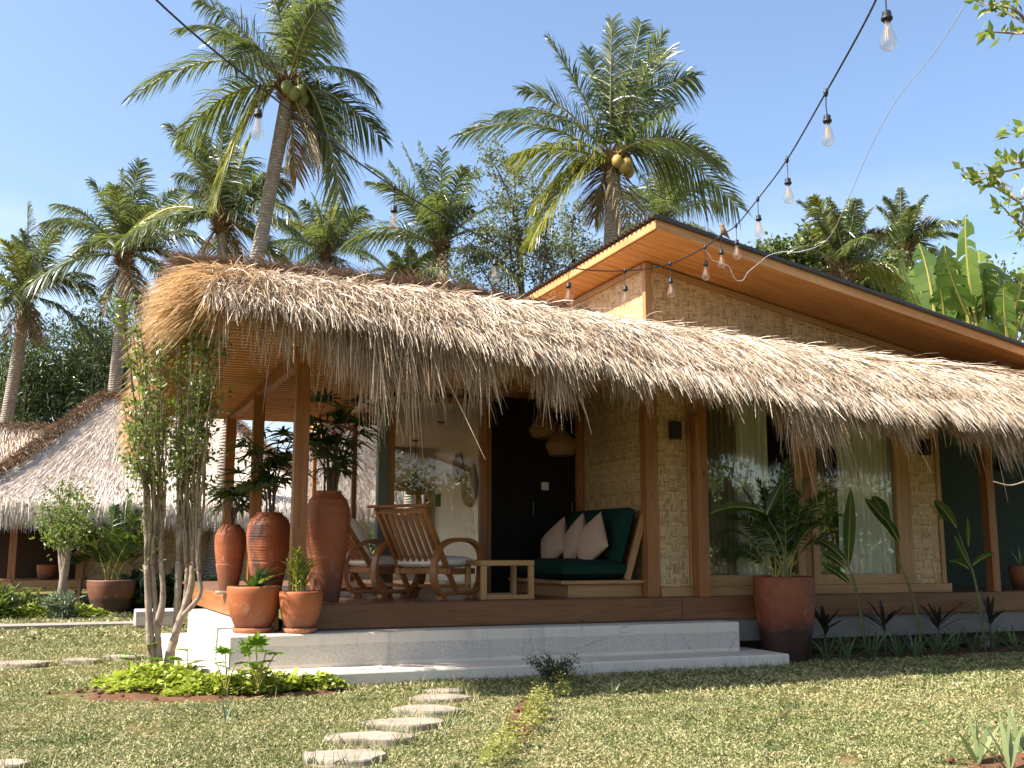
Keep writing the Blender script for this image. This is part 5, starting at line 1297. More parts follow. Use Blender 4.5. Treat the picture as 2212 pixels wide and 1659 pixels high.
# ------------------------------------------------------------------ the many-stemmed white-flowered shrub on the left
def px_tree():
    b = G(347, 1458); D = (b - CAM) @ FW; k = D / FPX
    w = thing('flowering_shrub', 'tall many-stemmed shrub with small white flowers left of the steps', 'shrub', b)
    at_ = lambda x, y, dd=0: onD(x, y, D + dd)
    mt = MB(); mt.blob(at_(347, 1462), (.2, .17, .08), 14, 8, .06)
    knobs = []
    for pts, r in (([(332, 1462), (326, 1400), (322, 1330), (319, 1260), (317, 1225)], .052), ([(346, 1462), (342, 1405), (340, 1345), (334, 1290), (329, 1226)], .044), ([(342, 1345), (352, 1290), (348, 1214)], .044),
                   ([(364, 1462), (368, 1410), (380, 1365), (384, 1290), (386, 1218)], .058), ([(378, 1370), (396, 1320), (412, 1270), (416, 1218)], .05), ([(384, 1345), (400, 1300), (404, 1222)], .034), ([(390, 1335), (432, 1285), (428, 1230)], .03)):
        dd = RNG.uniform(-.12, .12); P = [at_(x, y, dd * (i / len(pts))) for i, (x, y) in enumerate(pts)]
        C = spline(P, 6); rr = .88 * np.linspace(r, r * .62, len(C)) * (1 + .07 * NR.normal(size=len(C)))
        mt.tube(C, rr, 10); mt.blob(C[-1], r * .58, 10, 8, .12); knobs.append((pts[-1], dd))
    mt.build('trunk', M['twig'], w, smooth=True)
    ms, ml, mf = MB(), MB(), MB(); P, Dr = [], []
    for i in range(58):
        (kx, ky), dd = knobs[i % 7]; ex = kx + (kx - 372) * RNG.uniform(.25, 1.05) + RNG.uniform(-34, 34); ey = RNG.choice([RNG.uniform(640, 800), RNG.uniform(720, 960), RNG.uniform(630, 740)])
        d2 = dd + RNG.uniform(-1.25, -.3)
        a, c_, e = at_(kx, ky, dd), at_(kx + RNG.uniform(-16, 16), ky - 170, dd), at_(ex, ey, d2)
        C = np.concatenate([bez(a, at_(kx, ky - 40, dd), (a + c_) / 2 + 0, 5)[:-1], bez((a + c_) / 2, c_, e, 24)])
        C = C + np.cumsum(NR.normal(size=C.shape) * .006, 0)
        ms.tube(C, np.linspace(.0165, .0035, len(C)) * RNG.uniform(.7, 1.05), 5, False)
        z0_ = at_(370, 1010)[2]
        for q in C:
            f = np.clip((q[2] - z0_ + .3) / .9, .05, 1)
            for _ in range(9):
                if RNG.random() < f * .23:
                    P.append(q + NR.normal(size=3) * .035); v = NR.normal(size=3); v[2] += .5; Dr.append(v)
        for _ in range(3):
            q = C[RNG.randint(12, len(C) - 1)]; e2 = q + NR.normal(size=3) * np.array([.12, .12, .05]) + np.array([0, 0, .12]); Cs = bez(q, (q + e2) / 2 + np.array([0, 0, .03]), e2, 6); ms.tube(Cs, .003, 4, False)
            for q2 in Cs:
                for _ in range(3): P.append(q2 + NR.normal(size=3) * .025); Dr.append(NR.normal(size=3) + np.array([0, 0, .4]))
    n = len(P); ml.leaves(np.array(P), np.array(Dr), NR.uniform(.035, .07, n), NR.uniform(.02, .04, n))
    for (x, y) in ((335, 850), (420, 815), (348, 758), (372, 905), (420, 860), (447, 960), (472, 890), (316, 740), (385, 1030), (330, 820), (445, 905), (300, 735)):
        q = at_(x, y, -.1); mf = MB(); a = np.linspace(0, 2 * pi, 5, endpoint=False) + RNG.random()
        d = np.stack([np.cos(a), np.sin(a) * .6, np.sin(a) * .5 + .2], -1); mf.leaves(np.tile(q, (5, 1)), d, .05, .034, np.tile([0, -1, .6], (5, 1)), .05); mf.build('flower', M['petal'], w)
    ms.build('stems', M['twig'], w); ml.build('foliage', M['shrub'], w)
RNG, NR = random.Random(5), np.random.default_rng(5)
px_tree()
# ground cover in the left bed
def cover(name, xs0, mat, n, label, cat, L, wd, h, seed):
    rs = np.random.default_rng(seed); m_ = MB(); P = []
    for (cx, cy, rx, ry, rot, q) in xs0:
        r_, a_ = np.sqrt(rs.random(q)), rs.random(q) * 2 * pi
        x, y = r_ * np.cos(a_) * rx, r_ * np.sin(a_) * ry
        z = h * (1 - r_ ** 2) * rs.uniform(.35, 1.1, q) * (.45 + .9 * vnoise(x + cx, y + cy, .16, seed)) + .02
        P.append(np.stack([cx + x * cos(rot) - y * sin(rot), cy + x * sin(rot) + y * cos(rot), z], -1))
    P = np.concatenate(P); n = len(P); v = rs.normal(size=(n, 3)); v[:, 2] = np.abs(v[:, 2]) * .4
    nn = rs.normal(size=(n, 3)) * .45 + np.array([0, -.2, 1.])
    m_.leaves(P, v, rs.uniform(.7, 1.3, n) * L, rs.uniform(.7, 1.3, n) * wd, nn, .1)
    return tag(m_.build(name, M[mat]), label, cat, kind='stuff')
g1, g2 = G(350, 1480), G(590, 1475)
cover('ground_cover', [(g1[0] + .02, g1[1] + .1, .62, .34, .0, 1900), (1.12, 9.34, .62, .17, .04, 1150), (.55, 9.86, .55, .26, -.4, 1300), (1.75, 9.27, .28, .09, 0, 300), (.35, 9.62, .3, .12, 0, 160)], 'cover', 0, 'bright yellow-green ground cover round the shrub in the left bed', 'ground cover', .060, .050, .17, 3)
cover('ground_cover', [(G(110, 1328)[0] + .1, G(110, 1328)[1] - .55, .95, .4, 0, 1400), (G(12, 1332)[0] - .2, G(12, 1332)[1] - .4, .5, .4, 0, 700)], 'cover', 0, 'low yellow-green ground cover before the far bungalow steps', 'ground cover', .09, .07, .22, 8)
def lobed(px, py, specs, label, Y=None):
    b = G(px, py)
    if Y: b = onY(px, py, Y); b[2] = 0
    specs = [(x_, y_ - (30 if Y else 0), s_) for x_, y_, s_ in specs]; D = (b - CAM) @ FW; k = D / FPX
    w = thing('lobed_leaf_plant', label, 'leafy plant', b, group='lobed-leaf plants in the left bed'); ms, ml = MB(), MB()
    for dx, dy, s in specs:
        tp = b + RT * dx * k + np.array([0, 0, -dy * k]) + FW * RNG.uniform(-.1, .1)
        ms.tube(bez(b + NR.normal(size=3) * .01, b + (tp - b) * .4 + np.array([0, 0, .08]), tp, 7), .005, 5, False)
        f = unit(np.array([RNG.uniform(-1, 1), RNG.uniform(-1, .3), RNG.uniform(-.1, .35)])); S = unit(np.cross(f, [0, 0, 1.]))
        th = np.array([-2.2, -1.5, -.95, -.5, 0, .5, .95, 1.5, 2.2]); ln = np.array([.55, .75, .9, 1, 1.15, 1, .9, .75, .55]) * s * k * 1.35
        d = f * np.cos(th)[:, None] + S * np.sin(th)[:, None]
        nrm = np.tile(np.cross(S, f), (9, 1))
        ml.leaves(np.tile(tp, (9, 1)), d, ln, ln * .5, nrm, .06)
    ms.build('stalks', M['canestem'], w); ml.build('leaves', M['lobed'], w)
lobed(318, 1462, [(-30, -48, 24), (-8, -62, 22), (10, -40, 20), (-22, -30, 18), (-40, -40, 18)], 'lobed-leaf plant left of the shrub trunk')
lobed(402, 1476, [(-6, -64, 26), (14, -48, 24), (-22, -52, 20), (28, -40, 16), (2, -30, 18)], 'lobed-leaf plant right of the shrub trunk')
lobed(490, 1468, [(-12, -58, 24), (10, -70, 26), (-28, -40, 20), (4, -36, 20), (24, -46, 18)], 'lobed-leaf plant below the white platform corner', 9.2)
lobed(558, 1472, [(-8, -76, 30), (20, -70, 30), (-30, -58, 24), (36, -60, 24), (10, -46, 22), (-16, -40, 20)], 'largest lobed-leaf plant under the two step pots', 9.2)
# seedlings and the dark shrub right of the path
sg = []
for i in range(24):
    f = i / 23; px, py = 1228 - 165 * f + RNG.uniform(-26, 26), 1462 + 200 * f + RNG.uniform(-6, 6); q = G(px, py); sg.append((q[0], q[1], RNG.uniform(.06, .11), RNG.uniform(.06, .10), 0, 95))
cover('seedling_row', sg, 'seedling', 0, 'row of small yellowish seedlings planted across the lawn', 'seedlings', .026, .016, .15, 12)
def bush(px, py, rx, h, n, mat, L, wd, label, name='small_shrub', cat='shrub'):
    b = G(px, py); w = thing(name, label, cat, b); ms, ml = MB(), MB(); pts = []
    for _ in range(16):
        e = b + np.array([RNG.gauss(0, rx * .55), RNG.gauss(0, rx * .4), h * RNG.uniform(.55, 1)])
        for C in limbs(ms, b, [e], .006, .002, .1, 8): pts += list(C[2:])
    clumps(ml, pts, n, rx * .12, L, wd, (0, 0, .9)); ms.build('stems', M['darktwig'], w); ml.build('foliage', M[mat], w)
bush(1200, 1478, .22, .24, 1700, 'darkshrub', .028, .013, 'small dark rosemary-like shrub against the lower step')

# ------------------------------------------------------------------ plants before the far bungalow
def small_tree(px, py, pts_, n, label):
    b = G(px, py); b = np.array([onY(px, py, 21.3)[0], 21.3, 0]); D = (b - CAM) @ FW; k = D / FPX
    w = thing('small_tree', label, 'tree', b); mt, ml = MB(), MB(); P = []
    for x, y in ((140, 1180), (128, 1170), (150, 1165)):
        mt.tube(bez(b + np.array([RNG.uniform(-.1, .1), 0, 0]), onD(138, 1240, D), onD(x, y, D), 8), np.linspace(.085, .05, 8) * (1 + .12 * NR.normal(size=8)), 7)
    for x, y in pts_:
        for C in limbs(mt, onD(140 + RNG.uniform(-8, 8), 1185, D), [onD(x, y, D + RNG.uniform(-.5, .5))], .03, .006, .12, 10): P += list(C[3:])
    clumps(ml, P, n, .13, .085, .05, (0, 0, .3)); mt.build('trunk', M['twig'], w, smooth=True); ml.build('crown', M['shrub'], w)
small_tree(137, 1292, [(x, y) for x, y in zip((100, 125, 150, 175, 195, 90, 110, 140, 165, 185, 120, 155), (1085, 1060, 1050, 1065, 1090, 1120, 1110, 1100, 1110, 1130, 1145, 1140))], 1500, 'small gnarled tree with glossy leaves before the far bungalow steps')
def bush_at(px, Y, rx, h, n, mat, L, wd, label, name='leafy_bush'):
    c = onY(px, 1300, Y); b = np.array([c[0], Y, 0]); w = thing(name, label, 'bush', b); ms, ml = MB(), MB(); pts = []
    for _ in range(14):
        e = b + np.array([RNG.gauss(0, rx * .6), RNG.gauss(0, rx * .4), h * RNG.uniform(.4, 1)])
        for C in limbs(ms, b, [e], .012, .004, .1, 8): pts += list(C[2:])
    clumps(ml, pts, n, rx * .15, L, wd, (0, 0, .8)); ms.build('stems', M['darktwig'], w); ml.build('foliage', M[mat], w)
bush_at(132, 20.9, .30, .36, 600, 'silver', .16, .035, 'silvery leaved bush at the foot of the small tree')
bush_at(-8, 21.0, .4, .55, 700, 'shrub', .16, .05, 'green bush at the left edge before the far bungalow')
bush_at(290, 22.6, .5, .62, 500, 'dkleaf', .24, .14, 'dark broad-leaved bush under the far woven wall')
bush_at(355, 22.8, .6, .6, 500, 'dkleaf', .24, .14, 'dark bush behind the many-stemmed shrub')
bush_at(430, 22.4, .5, .7, 450, 'dkleaf', .22, .12, 'dark bush beside the base of the leaning palm trunk')
c = onY(237, 1330, 22.4); NPOT = pot(237, 1330, 0, 0, .46, .62, .72, 'big dark pot before the far woven wall', 'planter', False, 3.0, (.14, .06, .035), (.05, .03, .02), Y=22.4, bulge=False)
areca(NPOT, [(dx * 1.5, dz * 1.25, lf * 1.4, dy * 1.4) for dx, dz, lf, dy in fr[:16]], 'areca palm in the dark pot before the far woven wall', seed=4, scale=1.6)
c = onY(95, 1240, 24.0); pot(100, 1245, .60, 0, .2, .3, .7, 'small clay pot on the far bungalow porch', 'plant_pot', False, 2.0, Y=23.9)

# ------------------------------------------------------------------ string lights
LC = spline([np.array([-2.0, -3.0, 4.7]), np.array([-1.1, .6, 4.35])] + [onD(x, y, D) for x, y, D in ((150, -215, 4.4), (338, 0, 5.5), (560, 187, 6.6), (852, 405, 8.1), (1070, 525, 9.1), (1228, 577, 9.8), (1350, 585, 10.2), (1448, 570, 10.6), (1522, 535, 10.85))], 10)
RC = spline([onD(x, y, D) for x, y, D in ((1522, 535, 10.85), (1558, 508, 10.9), (1590, 487, 10.5), (1637, 430, 9.4), (1700, 345, 8.1), (1784, 200, 6.6), (1862, 60, 5.7), (1911, -40, 5.1), (1985, -200, 4.5))] + [np.array([3.6, 1.2, 4.25]), np.array([3.9, -2.5, 4.8])], 10)
m_ = MB(); m_.tube(LC, .0062, 6, False)
tag(m_.build('light_cable', M['black'], smooth=True), 'black festoon cable sagging from the upper left to the roof edge', 'cable')
m_ = MB(); m_.tube(RC, .0062, 6, False)
tag(m_.build('light_cable', M['black'], smooth=True), 'black festoon cable rising from the roof edge to the upper right', 'cable')
def bulb_proto(at, label):
    w = thing('hanging_bulb', label, 'string light', at, group='clear teardrop bulbs on the festoon cables', local=True)
    m_ = MB(); m_.lathe([(.001, .028), (.010, .022), (.016, .004), (.014, -.012), (.008, -.026), (.001, -.03)], (0, 0, 0), 12); m_.build('clip', M['black'], w, smooth=True)
    m_ = MB(); m_.tube([(0, 0, -.02), (.004, 0, -.09), (-.001, 0, -.152)], .0036, 6); m_.build('cord', M['black'], w)
    m_ = MB(); m_.lathe([(.001, -.148), (.014, -.150), (.022, -.156), (.023, -.182), (.028, -.185), (.028, -.196), (.022, -.198), (.019, -.206), (.001, -.208)], (0, 0, 0), 18); m_.build('socket', M['black'], w, smooth=True)
    m_ = MB(); pr = spline(np.array([(.015, 0, -.203), (.018, 0, -.22), (.026, 0, -.253), (.036, 0, -.29), (.0405, 0, -.314), (.035, 0, -.338), (.018, 0, -.352), (.0006, 0, -.355)]), 5)[:, [0, 2]]
    m_.lathe(pr, (0, 0, 0), 24); g_ = m_.build('glass_bulb', M['bulb'], w, smooth=True)
    m_ = MB()
    for a in (0, 1.57, 3.14, 4.71): m_.tube([(cos(a) * .006, sin(a) * .006, -.235), (cos(a) * .011, sin(a) * .011, -.305)], .0014, 5)
    m_.tube([(0, 0, -.21), (0, 0, -.28)], .002, 6); m_.build('filament', plain('amber_filament', (.62, .36, .16), .4, .5), g_)
    return w
BL = [((560, 187, 6.6), 'bulb hanging before the tallest palm crown, nearest on the left cable'), ((852, 405, 8.1), 'bulb hanging before the wind-swept palm on the left cable'), ((1070, 525, 9.1), 'bulb hanging before the feathery tree just above the thatch'), ((1228, 577, 9.8), 'bulb hanging before the left eave of the upper roof'), ((1350, 585, 10.2), 'bulb at the lowest sag of the cable before the woven side gable'), ((1448, 570, 10.6), 'bulb before the woven gable right of its corner post'),
      ((1523, 534, 10.85), 'bulb before the wooden soffit beside the white cable end'), ((1557, 509, 10.9), 'bulb under the small bird at the roof edge'), ((1590, 487, 10.5), 'bulb before the dark roof edge, right of the bird'), ((1637, 430, 9.4), 'bulb just above the roof edge before the blue sky'), ((1700, 345, 8.1), 'bulb in open sky midway up the right cable'), ((1784, 200, 6.6), 'second largest bulb in open sky on the right cable'), ((1911, -38, 5.1), 'largest bulb, at the top right of the sky')]
pr_ = None
for i, ((x, y, D), lab) in enumerate(BL):
    at = onD(x, y, D)
    if pr_ is None: pr_ = bulb_proto(at, lab)
    else: dup(pr_, at, RNG.uniform(0, 3), lab, 'clear teardrop bulbs on the festoon cables')
WP = spline([onD(x, y, 10.6) for x, y in ((1522, 538), (1532, 550), (1540, 562), (1558, 568), (1575, 576), (1582, 592), (1592, 606), (1606, 604), (1616, 588), (1640, 568), (1660, 552))] + [onD(x, y, D) for x, y, D in ((1690, 544, 10.3), (1725, 544, 10), (1770, 530, 9.6), (1800, 500, 9.2), (1832, 430, 8.8), (1880, 320, 8.2), (1940, 210, 7.6), (2010, 125, 7.0), (2095, -5, 6.4), (2140, -80, 6.0))], 5)
m_ = MB(); m_.tube(WP, .0030, 6, False); tag(m_.build('white_wire', M['wire'], smooth=True), 'thin white wire looping under the roof edge and up into the sky', 'wire')
# sparrow on the cable
b = onD(1563, 500, 10.9); w = thing('sparrow', 'small brown bird perched on the cable at the roof edge', 'bird', b)
m_ = MB(); A = np.array([-.03, 0, -.07]); 
body = [(-.075, -.07, .004), (-.055, -.055, .010), (-.03, -.03, .022), (0, 0, .031), (.012, .028, .027), (.016, .045, .019), (.016, .058, .021), (.018, .070, .017), (.020, .082, .004)]
m_.tube([b + np.array([-x * 1.0, 0, z]) for x, z, r in body], [r for _, _, r in body], 10); m_.build('body', plain('brown_feathers', (.22, .14, .08), .9, .1, .5, 70), w, smooth=True)
m_ = MB(); m_.tube([b + np.array([-.034, 0, .062]), b + np.array([-.05, 0, .060])], [.005, .0008], 6); m_.build('beak', M['black'], w)
m_ = MB()
for s_ in (-.008, .008): m_.tube([b + np.array([0, s_, -.02]), b + np.array([-.004, s_, -.05])], .0022, 5)
m_.build('legs', M['darktwig'], w)

# ------------------------------------------------------------------ overhanging tree at the right (its trunk stands out of view)
def overhang():
    b = np.array([7.6, 2.6, 0.0]); w = thing('overhanging_tree', 'sunlit leafy branches reaching in at the upper right edge', 'tree', b)
    mt, ml = MB(), MB(); P, Dv = [], []
    D = 5.2
    hub = onD(2420, 250, D); top = np.array([7.3, 2.9, 2.9])
    mt.tube(bez(b, (b + top) / 2 + np.array([.15, .1, 0]), top, 12), np.linspace(.13, .085, 12) * (1 + .06 * NR.normal(size=12)), 10)
    mt.tube(bez(top, (top + hub) / 2 + np.array([0, 0, .25]), hub, 10), np.linspace(.07, .022, 10), 8)
    for e in ((8.4, 3.6, 4.3), (8.0, 1.8, 4.6), (7.2, 2.4, 4.8), (8.9, 2.6, 4.0), (7.6, 3.6, 4.7), (8.3, 2.9, 5.1)):
        e = np.array(e); Cq = bez(top, (top + e) / 2 + np.array([0, 0, .3]), e, 10); mt.tube(Cq, np.linspace(.05, .01, 10), 6)
        for _ in range(170): P.append(e + NR.normal(size=3) * .32); Dv.append(NR.normal(size=3) + np.array([0, 0, .3]))
    for pts in ([(2420, 250), (2300, 120), (2230, 60), (2165, 22), (2115, 4)], [(2300, 120), (2240, 75), (2190, 72), (2130, 68)], [(2230, 60), (2190, 20), (2140, 5)], [(2420, 250), (2310, 330), (2230, 355), (2160, 372), (2085, 372)], [(2310, 330), (2240, 395), (2200, 430), (2150, 385), (2105, 392)], [(2420, 250), (2330, 480), (2250, 470), (2190, 430), (2135, 396)], [(2330, 480), (2250, 500), (2190, 470), (2160, 440)], [(2230, 355), (2200, 350), (2165, 345)], [(2310, 330), (2230, 290), (2185, 280)], [(2240, 395), (2210, 470), (2205, 520)]):
        C = spline([onD(x, y, D + RNG.uniform(-.15, .15)) for x, y in pts], 8); mt.tube(C, np.linspace(.011, .003, len(C)), 6, False)
        for q in C[len(C) // 3:]:
            for _ in range(3):
                if RNG.random() < .34: P.append(q + NR.normal(size=3) * .016); v = NR.normal(size=3); v[2] += .5; v[0] -= .4; Dv.append(v)
        e = C[-1]
        for _ in range(4): P.append(e + NR.normal(size=3) * .012); Dv.append(NR.normal(size=3) + np.array([-.4, 0, .4]))
    n = len(P); ml.leaves(np.array(P), np.array(Dv), NR.uniform(.045, .085, n), NR.uniform(.024, .04, n), None, .06)
    mt.tube(spline([onD(x, y, D) for x, y in ((2260, 1020), (2212, 1040), (2180, 1048), (2145, 1040))], 6), .004, 5, False); mt.tube(spline([onD(x, y, D) for x, y in ((2420, 250), (2380, 700), (2260, 1020))], 6), np.linspace(.009, .004, 13), 6, False)
    mt.build('branches', M['twig'], w); ml.build('foliage', M['sunleaf'], w)
overhang()

# ------------------------------------------------------------------ garden behind the viewer, mirrored in the glass
def garden_tree(x, y, h, r, label, mat, n, seed):
    global RNG, NR
    RNG, NR = random.Random(seed), np.random.default_rng(seed)
    w = thing('garden_tree', label, 'tree', (x, y, 0), group='garden trees mirrored in the glass'); mt, ml = MB(), MB(); P = []
    top = np.array([x, y, h * .55]); mt.tube(bez((x, y, 0), (x + .2, y, h * .3), top, 10), np.linspace(.2, .1, 10), 8)
    for _ in range(12):
        e = top + unit(NR.normal(size=3)) * r * RNG.uniform(.5, 1) + np.array([0, 0, h * .2])
        for C in limbs(mt, top, [e], .05, .01, .12, 8): P += list(C[3:])
    clumps(ml, P, n, r * .18, .16, .09); mt.build('trunk', M['twig'], w); ml.build('crown', M[mat], w)
for i, (gx, gy, gh, gr, gm, gn, lab) in enumerate(((8.6, -4.5, 4.2, 1.7, 'shrub', 2600, 'garden tree mirrored in the living room glass'), (14.2, -4.0, 3.0, 1.6, 'sunleaf', 2600, 'low tree mirrored at the left of the left window'), (16.4, -5.0, 3.9, 1.7, 'shrub', 2600, 'garden tree mirrored in the middle of the left window'),
        (18.4, -4.0, 2.7, 1.6, 'sunleaf', 2400, 'low tree mirrored behind the window post'), (20.3, -4.4, 4.0, 1.6, 'drypalm', 2600, 'dry brown-leaved tree mirrored in the right window'), (22.6, -4.6, 3.2, 1.8, 'sunleaf', 2600, 'green tree mirrored beside the pleated curtain'), (12.2, -5.0, 3.4, 1.7, 'vine', 2400, 'garden tree mirrored left of the windows'))):
    garden_tree(gx, gy, gh, gr, lab, gm, gn, 41 + i)
w = thing('garden_hedge', 'long leafy hedge at the far side of the garden, mirrored in the glass', 'hedge', (17, -9, 0))
m_ = MB(); n = 17000; x_ = NR.uniform(2, 32, n); m_.leaves(np.stack([x_, -9 + NR.normal(size=n) * .5, (2.3 + 1.6 * vnoise(x_, x_ * 0, 1.5, 71)) * NR.random(n) ** .8], -1), NR.normal(size=(n, 3)), NR.uniform(.14, .28, n), NR.uniform(.08, .15, n)); m_.build('hedge_foliage', M['sunleaf'], w)
m_ = MB()
for q in np.arange(2.5, 32, .9): m_.tube([(q, -9, 0), (q + .1, -9.05, 1.6)], .03, 6)
m_.build('hedge_stems', M['darktwig'], w)
RNG, NR = random.Random(78), np.random.default_rng(78)

# ------------------------------------------------------------------ lawn blades
def inside(px, py, poly):
    c = np.zeros(len(px), bool); n = len(poly)
    for i in range(n):
        (xa, ya), (xb, yb) = poly[i], poly[(i + 1) % n]
        k = ((ya > py) != (yb > py)) & (px < (xb - xa) * (py - ya) / (yb - ya + 1e-12) + xa); c ^= k
    return c
def blades(name, d0, d1, n, L, wd, seed, label):
    rs = np.random.default_rng(seed)
    D = np.sqrt(rs.uniform(d0 ** 2, d1 ** 2, n)); lat = np.where(rs.random(n) < .80, rs.uniform(-.52, .52, n), rs.uniform(.52, 1.0, n) * rs.choice([-1, 1], n)) * D
    x = FW[0] * D + RT[0] * lat; y = FW[1] * D + RT[1] * lat
    x, y = x / cos(PIT), y / cos(PIT)
    dens = -.16 + 1.35 * vnoise(x, y, .42, 51) * (.5 + vnoise(x, y, 1.9, 52)) + .5 * vnoise(x, y, .13, 54)
    ok = rs.random(n) < dens
    ok &= ~inside(x, y, [(a * 1.0, b) for a, b in LOWER]) & ~((y > 10.15) & (x > 1.6))
    for cx, cy, rx, ry, rot in BEDS:
        dx, dy = x - cx, y - cy; u = dx * cos(rot) + dy * sin(rot); v = -dx * sin(rot) + dy * cos(rot)
        ok &= ((u / rx) ** 2 + (v / ry) ** 2 > .9) | (rs.random(n) < .06)
    for px, py, hw, th, _ in STONES:
        c = G(px, py, .03); r = hw * ((c - CAM) @ FW) / FPX
        dx, dy = x - c[0], y - c[1]; u = dx * cos(YAW) - dy * sin(YAW); v = dx * sin(YAW) + dy * cos(YAW)
        ok &= (u / (r * .97)) ** 2 + (v / (r * .7)) ** 2 > 1
    ok &= ~((y > 18.1) & (y < 18.8))
    x, y = x[ok], y[ok]; m = len(x)
    z = (vnoise(x, y, 2.2, 3) - .5) * .05 - .012
    a = rs.random(m) * 2 * pi; el = np.abs(rs.normal(size=m)) * .55
    d = np.stack([np.cos(a), np.sin(a), el + .12], -1)
    hh = vnoise(x, y, .3, 53)
    m_ = MB(); m_.leaves(np.stack([x, y, z + .004 + .022 * rs.random(m) * hh], -1), d, L * rs.uniform(.5, 1.5, m), wd * rs.uniform(.6, 1.4, m), rs.normal(size=(m, 3)) * .6 + np.array([0, 0, 1.]), .1)
    k = rs.random(m) < .05
    q = np.stack([x, y, z], -1)[k]; qn = len(q)
    m_.ribbons(q, np.stack([rs.normal(size=qn) * .4, rs.normal(size=qn) * .4, np.ones(qn)], -1), L * rs.uniform(.9, 2.2, qn), wd * .5, .02, 2)
    return tag(m_.build(name, M['grass']), label, 'grass', kind='stuff')
blades('lawn_grass', 4.6, 9.0, 490000, .024, .0085, 61, 'patchy creeping grass of the near lawn')
blades('lawn_grass', 9.0, 14.5, 280000, .034, .0125, 62, 'patchy creeping grass of the lawn beside the house')
blades('lawn_grass', 14.5, 27.0, 130000, .06, .024, 63, 'patchy grass of the far lawn by the neighbouring bungalow')
# longer blades against the stones and the step
P = []
for px, py, hw, th, _ in STONES:
    c = G(px, py, .02); r = hw * ((c - CAM) @ FW) / FPX; q = 150
    a = NR.random(q) * 2 * pi; k = NR.uniform(1.0, 1.22, q)
    u, v = np.cos(a) * r * 1.05 * k, np.sin(a) * r * .66 * k
    P.append(np.stack([c[0] + u * cos(YAW) + v * sin(YAW), c[1] - u * sin(YAW) + v * cos(YAW), np.zeros(q)], -1))
q = 900; P.append(np.stack([NR.uniform(1.9, 6.75, q), 9.39 - np.abs(NR.normal(size=q)) * .07, np.zeros(q)], -1))
q = 1600; D_ = np.sqrt(NR.uniform(5 ** 2, 13 ** 2, q)); l_ = NR.uniform(-.5, .5, q) * D_; xy = D_[:, None] * FW[:2] + l_[:, None] * RT[:2]
k = (vnoise(xy[:, 0], xy[:, 1], .5, 58) > .62) & ~inside(xy[:, 0], xy[:, 1], LOWER) & (xy[:, 1] < 9.3); P.append(np.c_[xy[k], np.zeros(k.sum())])
P = np.concatenate(P); n = len(P)
m_ = MB(); m_.ribbons(P, np.stack([NR.normal(size=n) * .45, NR.normal(size=n) * .45, np.ones(n)], -1), NR.uniform(.03, .11, n), .007, .03, 3)
tag(m_.build('grass_edging', M['grass']), 'longer grass blades round the stones and along the lower step', 'grass', kind='stuff')
# fallen straw and dry leaves
n = 420; q = NR.uniform(4.8, 13, n); lt = NR.uniform(-.5, .5, n) * q
x, y = FW[0] * q + RT[0] * lt, FW[1] * q + RT[1] * lt
k = ~inside(x, y, LOWER) & (y < 10); x, y = x[k], y[k]; n = len(x)
m_ = MB(); a = NR.random(n) * 6.28; m_.ribbons(np.stack([x, y, np.full(n, .022)], -1), np.stack([np.cos(a), np.sin(a), NR.normal(size=n) * .1], -1), NR.uniform(.04, .16, n), NR.choice([.005, .007, .012], n), .02, 2, wdir=np.array([[0, 0, .3]]) + NR.normal(size=(n, 3)) * .3)
tag(m_.build('fallen_straw', M['drypalm']), 'loose straw fallen on the lawn', 'straw', kind='stuff')

# ------------------------------------------------------------------ light, sky, camera
SUN = unit(np.array([-.88, .02, 1.0]))
el, rot = math.asin(SUN[2]), atan2(SUN[0], SUN[1])
wd_ = bpy.data.worlds.new('World'); SC.world = wd_; wd_.use_nodes = True
nt = wd_.node_tree; nt.nodes.clear()
out = nt.nodes.new('ShaderNodeOutputWorld'); bg = nt.nodes.new('ShaderNodeBackground'); sky = nt.nodes.new('ShaderNodeTexSky')
sky.sky_type = 'NISHITA'; sky.sun_disc = False; sky.sun_elevation = el; sky.sun_rotation = rot
sky.altitude = 0; sky.air_density = 1.0; sky.dust_density = 2.2; sky.ozone_density = 2.5
tc = nt.nodes.new('ShaderNodeTexCoord'); mp = nt.nodes.new('ShaderNodeMapping'); mp.inputs[3].default_value = (2.2, 2.2, 7.0); nt.links.new(tc.outputs['Generated'], mp.inputs[0])
cn = nt.nodes.new('ShaderNodeTexNoise'); cn.inputs['Scale'].default_value = 1.6; cn.inputs['Detail'].default_value = 7; cn.inputs['Roughness'].default_value = .58; nt.links.new(mp.outputs[0], cn.inputs['Vector'])
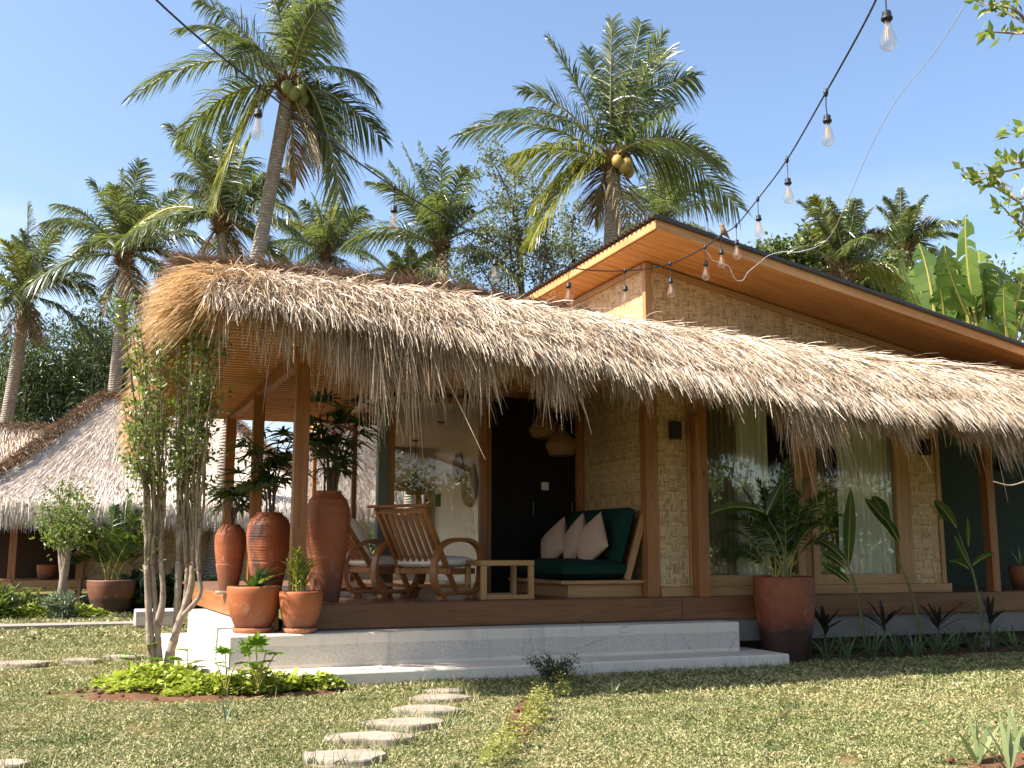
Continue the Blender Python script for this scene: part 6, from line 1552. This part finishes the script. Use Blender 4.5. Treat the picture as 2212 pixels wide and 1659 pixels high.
r1 = nt.nodes.new('ShaderNodeMapRange'); r1.inputs[1].default_value = .46; r1.inputs[2].default_value = .72; nt.links.new(cn.outputs[0], r1.inputs[0])
sx = nt.nodes.new('ShaderNodeSeparateXYZ'); nt.links.new(tc.outputs['Generated'], sx.inputs[0])
r2 = nt.nodes.new('ShaderNodeMapRange'); r2.inputs[1].default_value = .12; r2.inputs[2].default_value = .34; r2.inputs[3].default_value = .85; r2.inputs[4].default_value = .0; nt.links.new(sx.outputs[2], r2.inputs[0])
mm = nt.nodes.new('ShaderNodeMath'); mm.operation = 'MULTIPLY'; nt.links.new(r1.outputs[0], mm.inputs[0]); nt.links.new(r2.outputs[0], mm.inputs[1])
mx = nt.nodes.new('ShaderNodeMix'); mx.data_type = 'RGBA'; mx.inputs[7].default_value = (5.2, 5.4, 5.8, 1); nt.links.new(mm.outputs[0], mx.inputs[0]); nt.links.new(sky.outputs[0], mx.inputs[6])
nt.links.new(mx.outputs[2], bg.inputs[0]); bg.inputs[1].default_value = .105; nt.links.new(bg.outputs[0], out.inputs[0])
sd = bpy.data.lights.new('sun', 'SUN'); sd.energy = 5.0; sd.angle = radians(.5); sd.color = (1, .945, .86)
so_ = bpy.data.objects.new('sun', sd); COL.objects.link(so_)
so_.rotation_euler = Vector(-SUN).to_track_quat('-Z', 'Y').to_euler(); so_.location = (-8, 4, 14)
cd = bpy.data.cameras.new('camera'); cam = bpy.data.objects.new('camera', cd); COL.objects.link(cam)
cd.sensor_width = 36; cd.lens = 36 * FPX / 2212; cd.clip_end = 2000; cd.clip_start = .1
cam.location = (0, 0, EYE)
cam.rotation_euler = Vector(FW).to_track_quat('-Z', 'Y').to_euler()
SC.camera = cam
SC.view_settings.view_transform = 'Standard'; SC.view_settings.look = 'None'; SC.view_settings.exposure = 1.46; SC.view_settings.gamma = 1
SC.cycles.max_bounces = 10; SC.cycles.diffuse_bounces = 5; SC.cycles.transparent_max_bounces = 16
SC.cycles.sample_clamp_indirect = 8
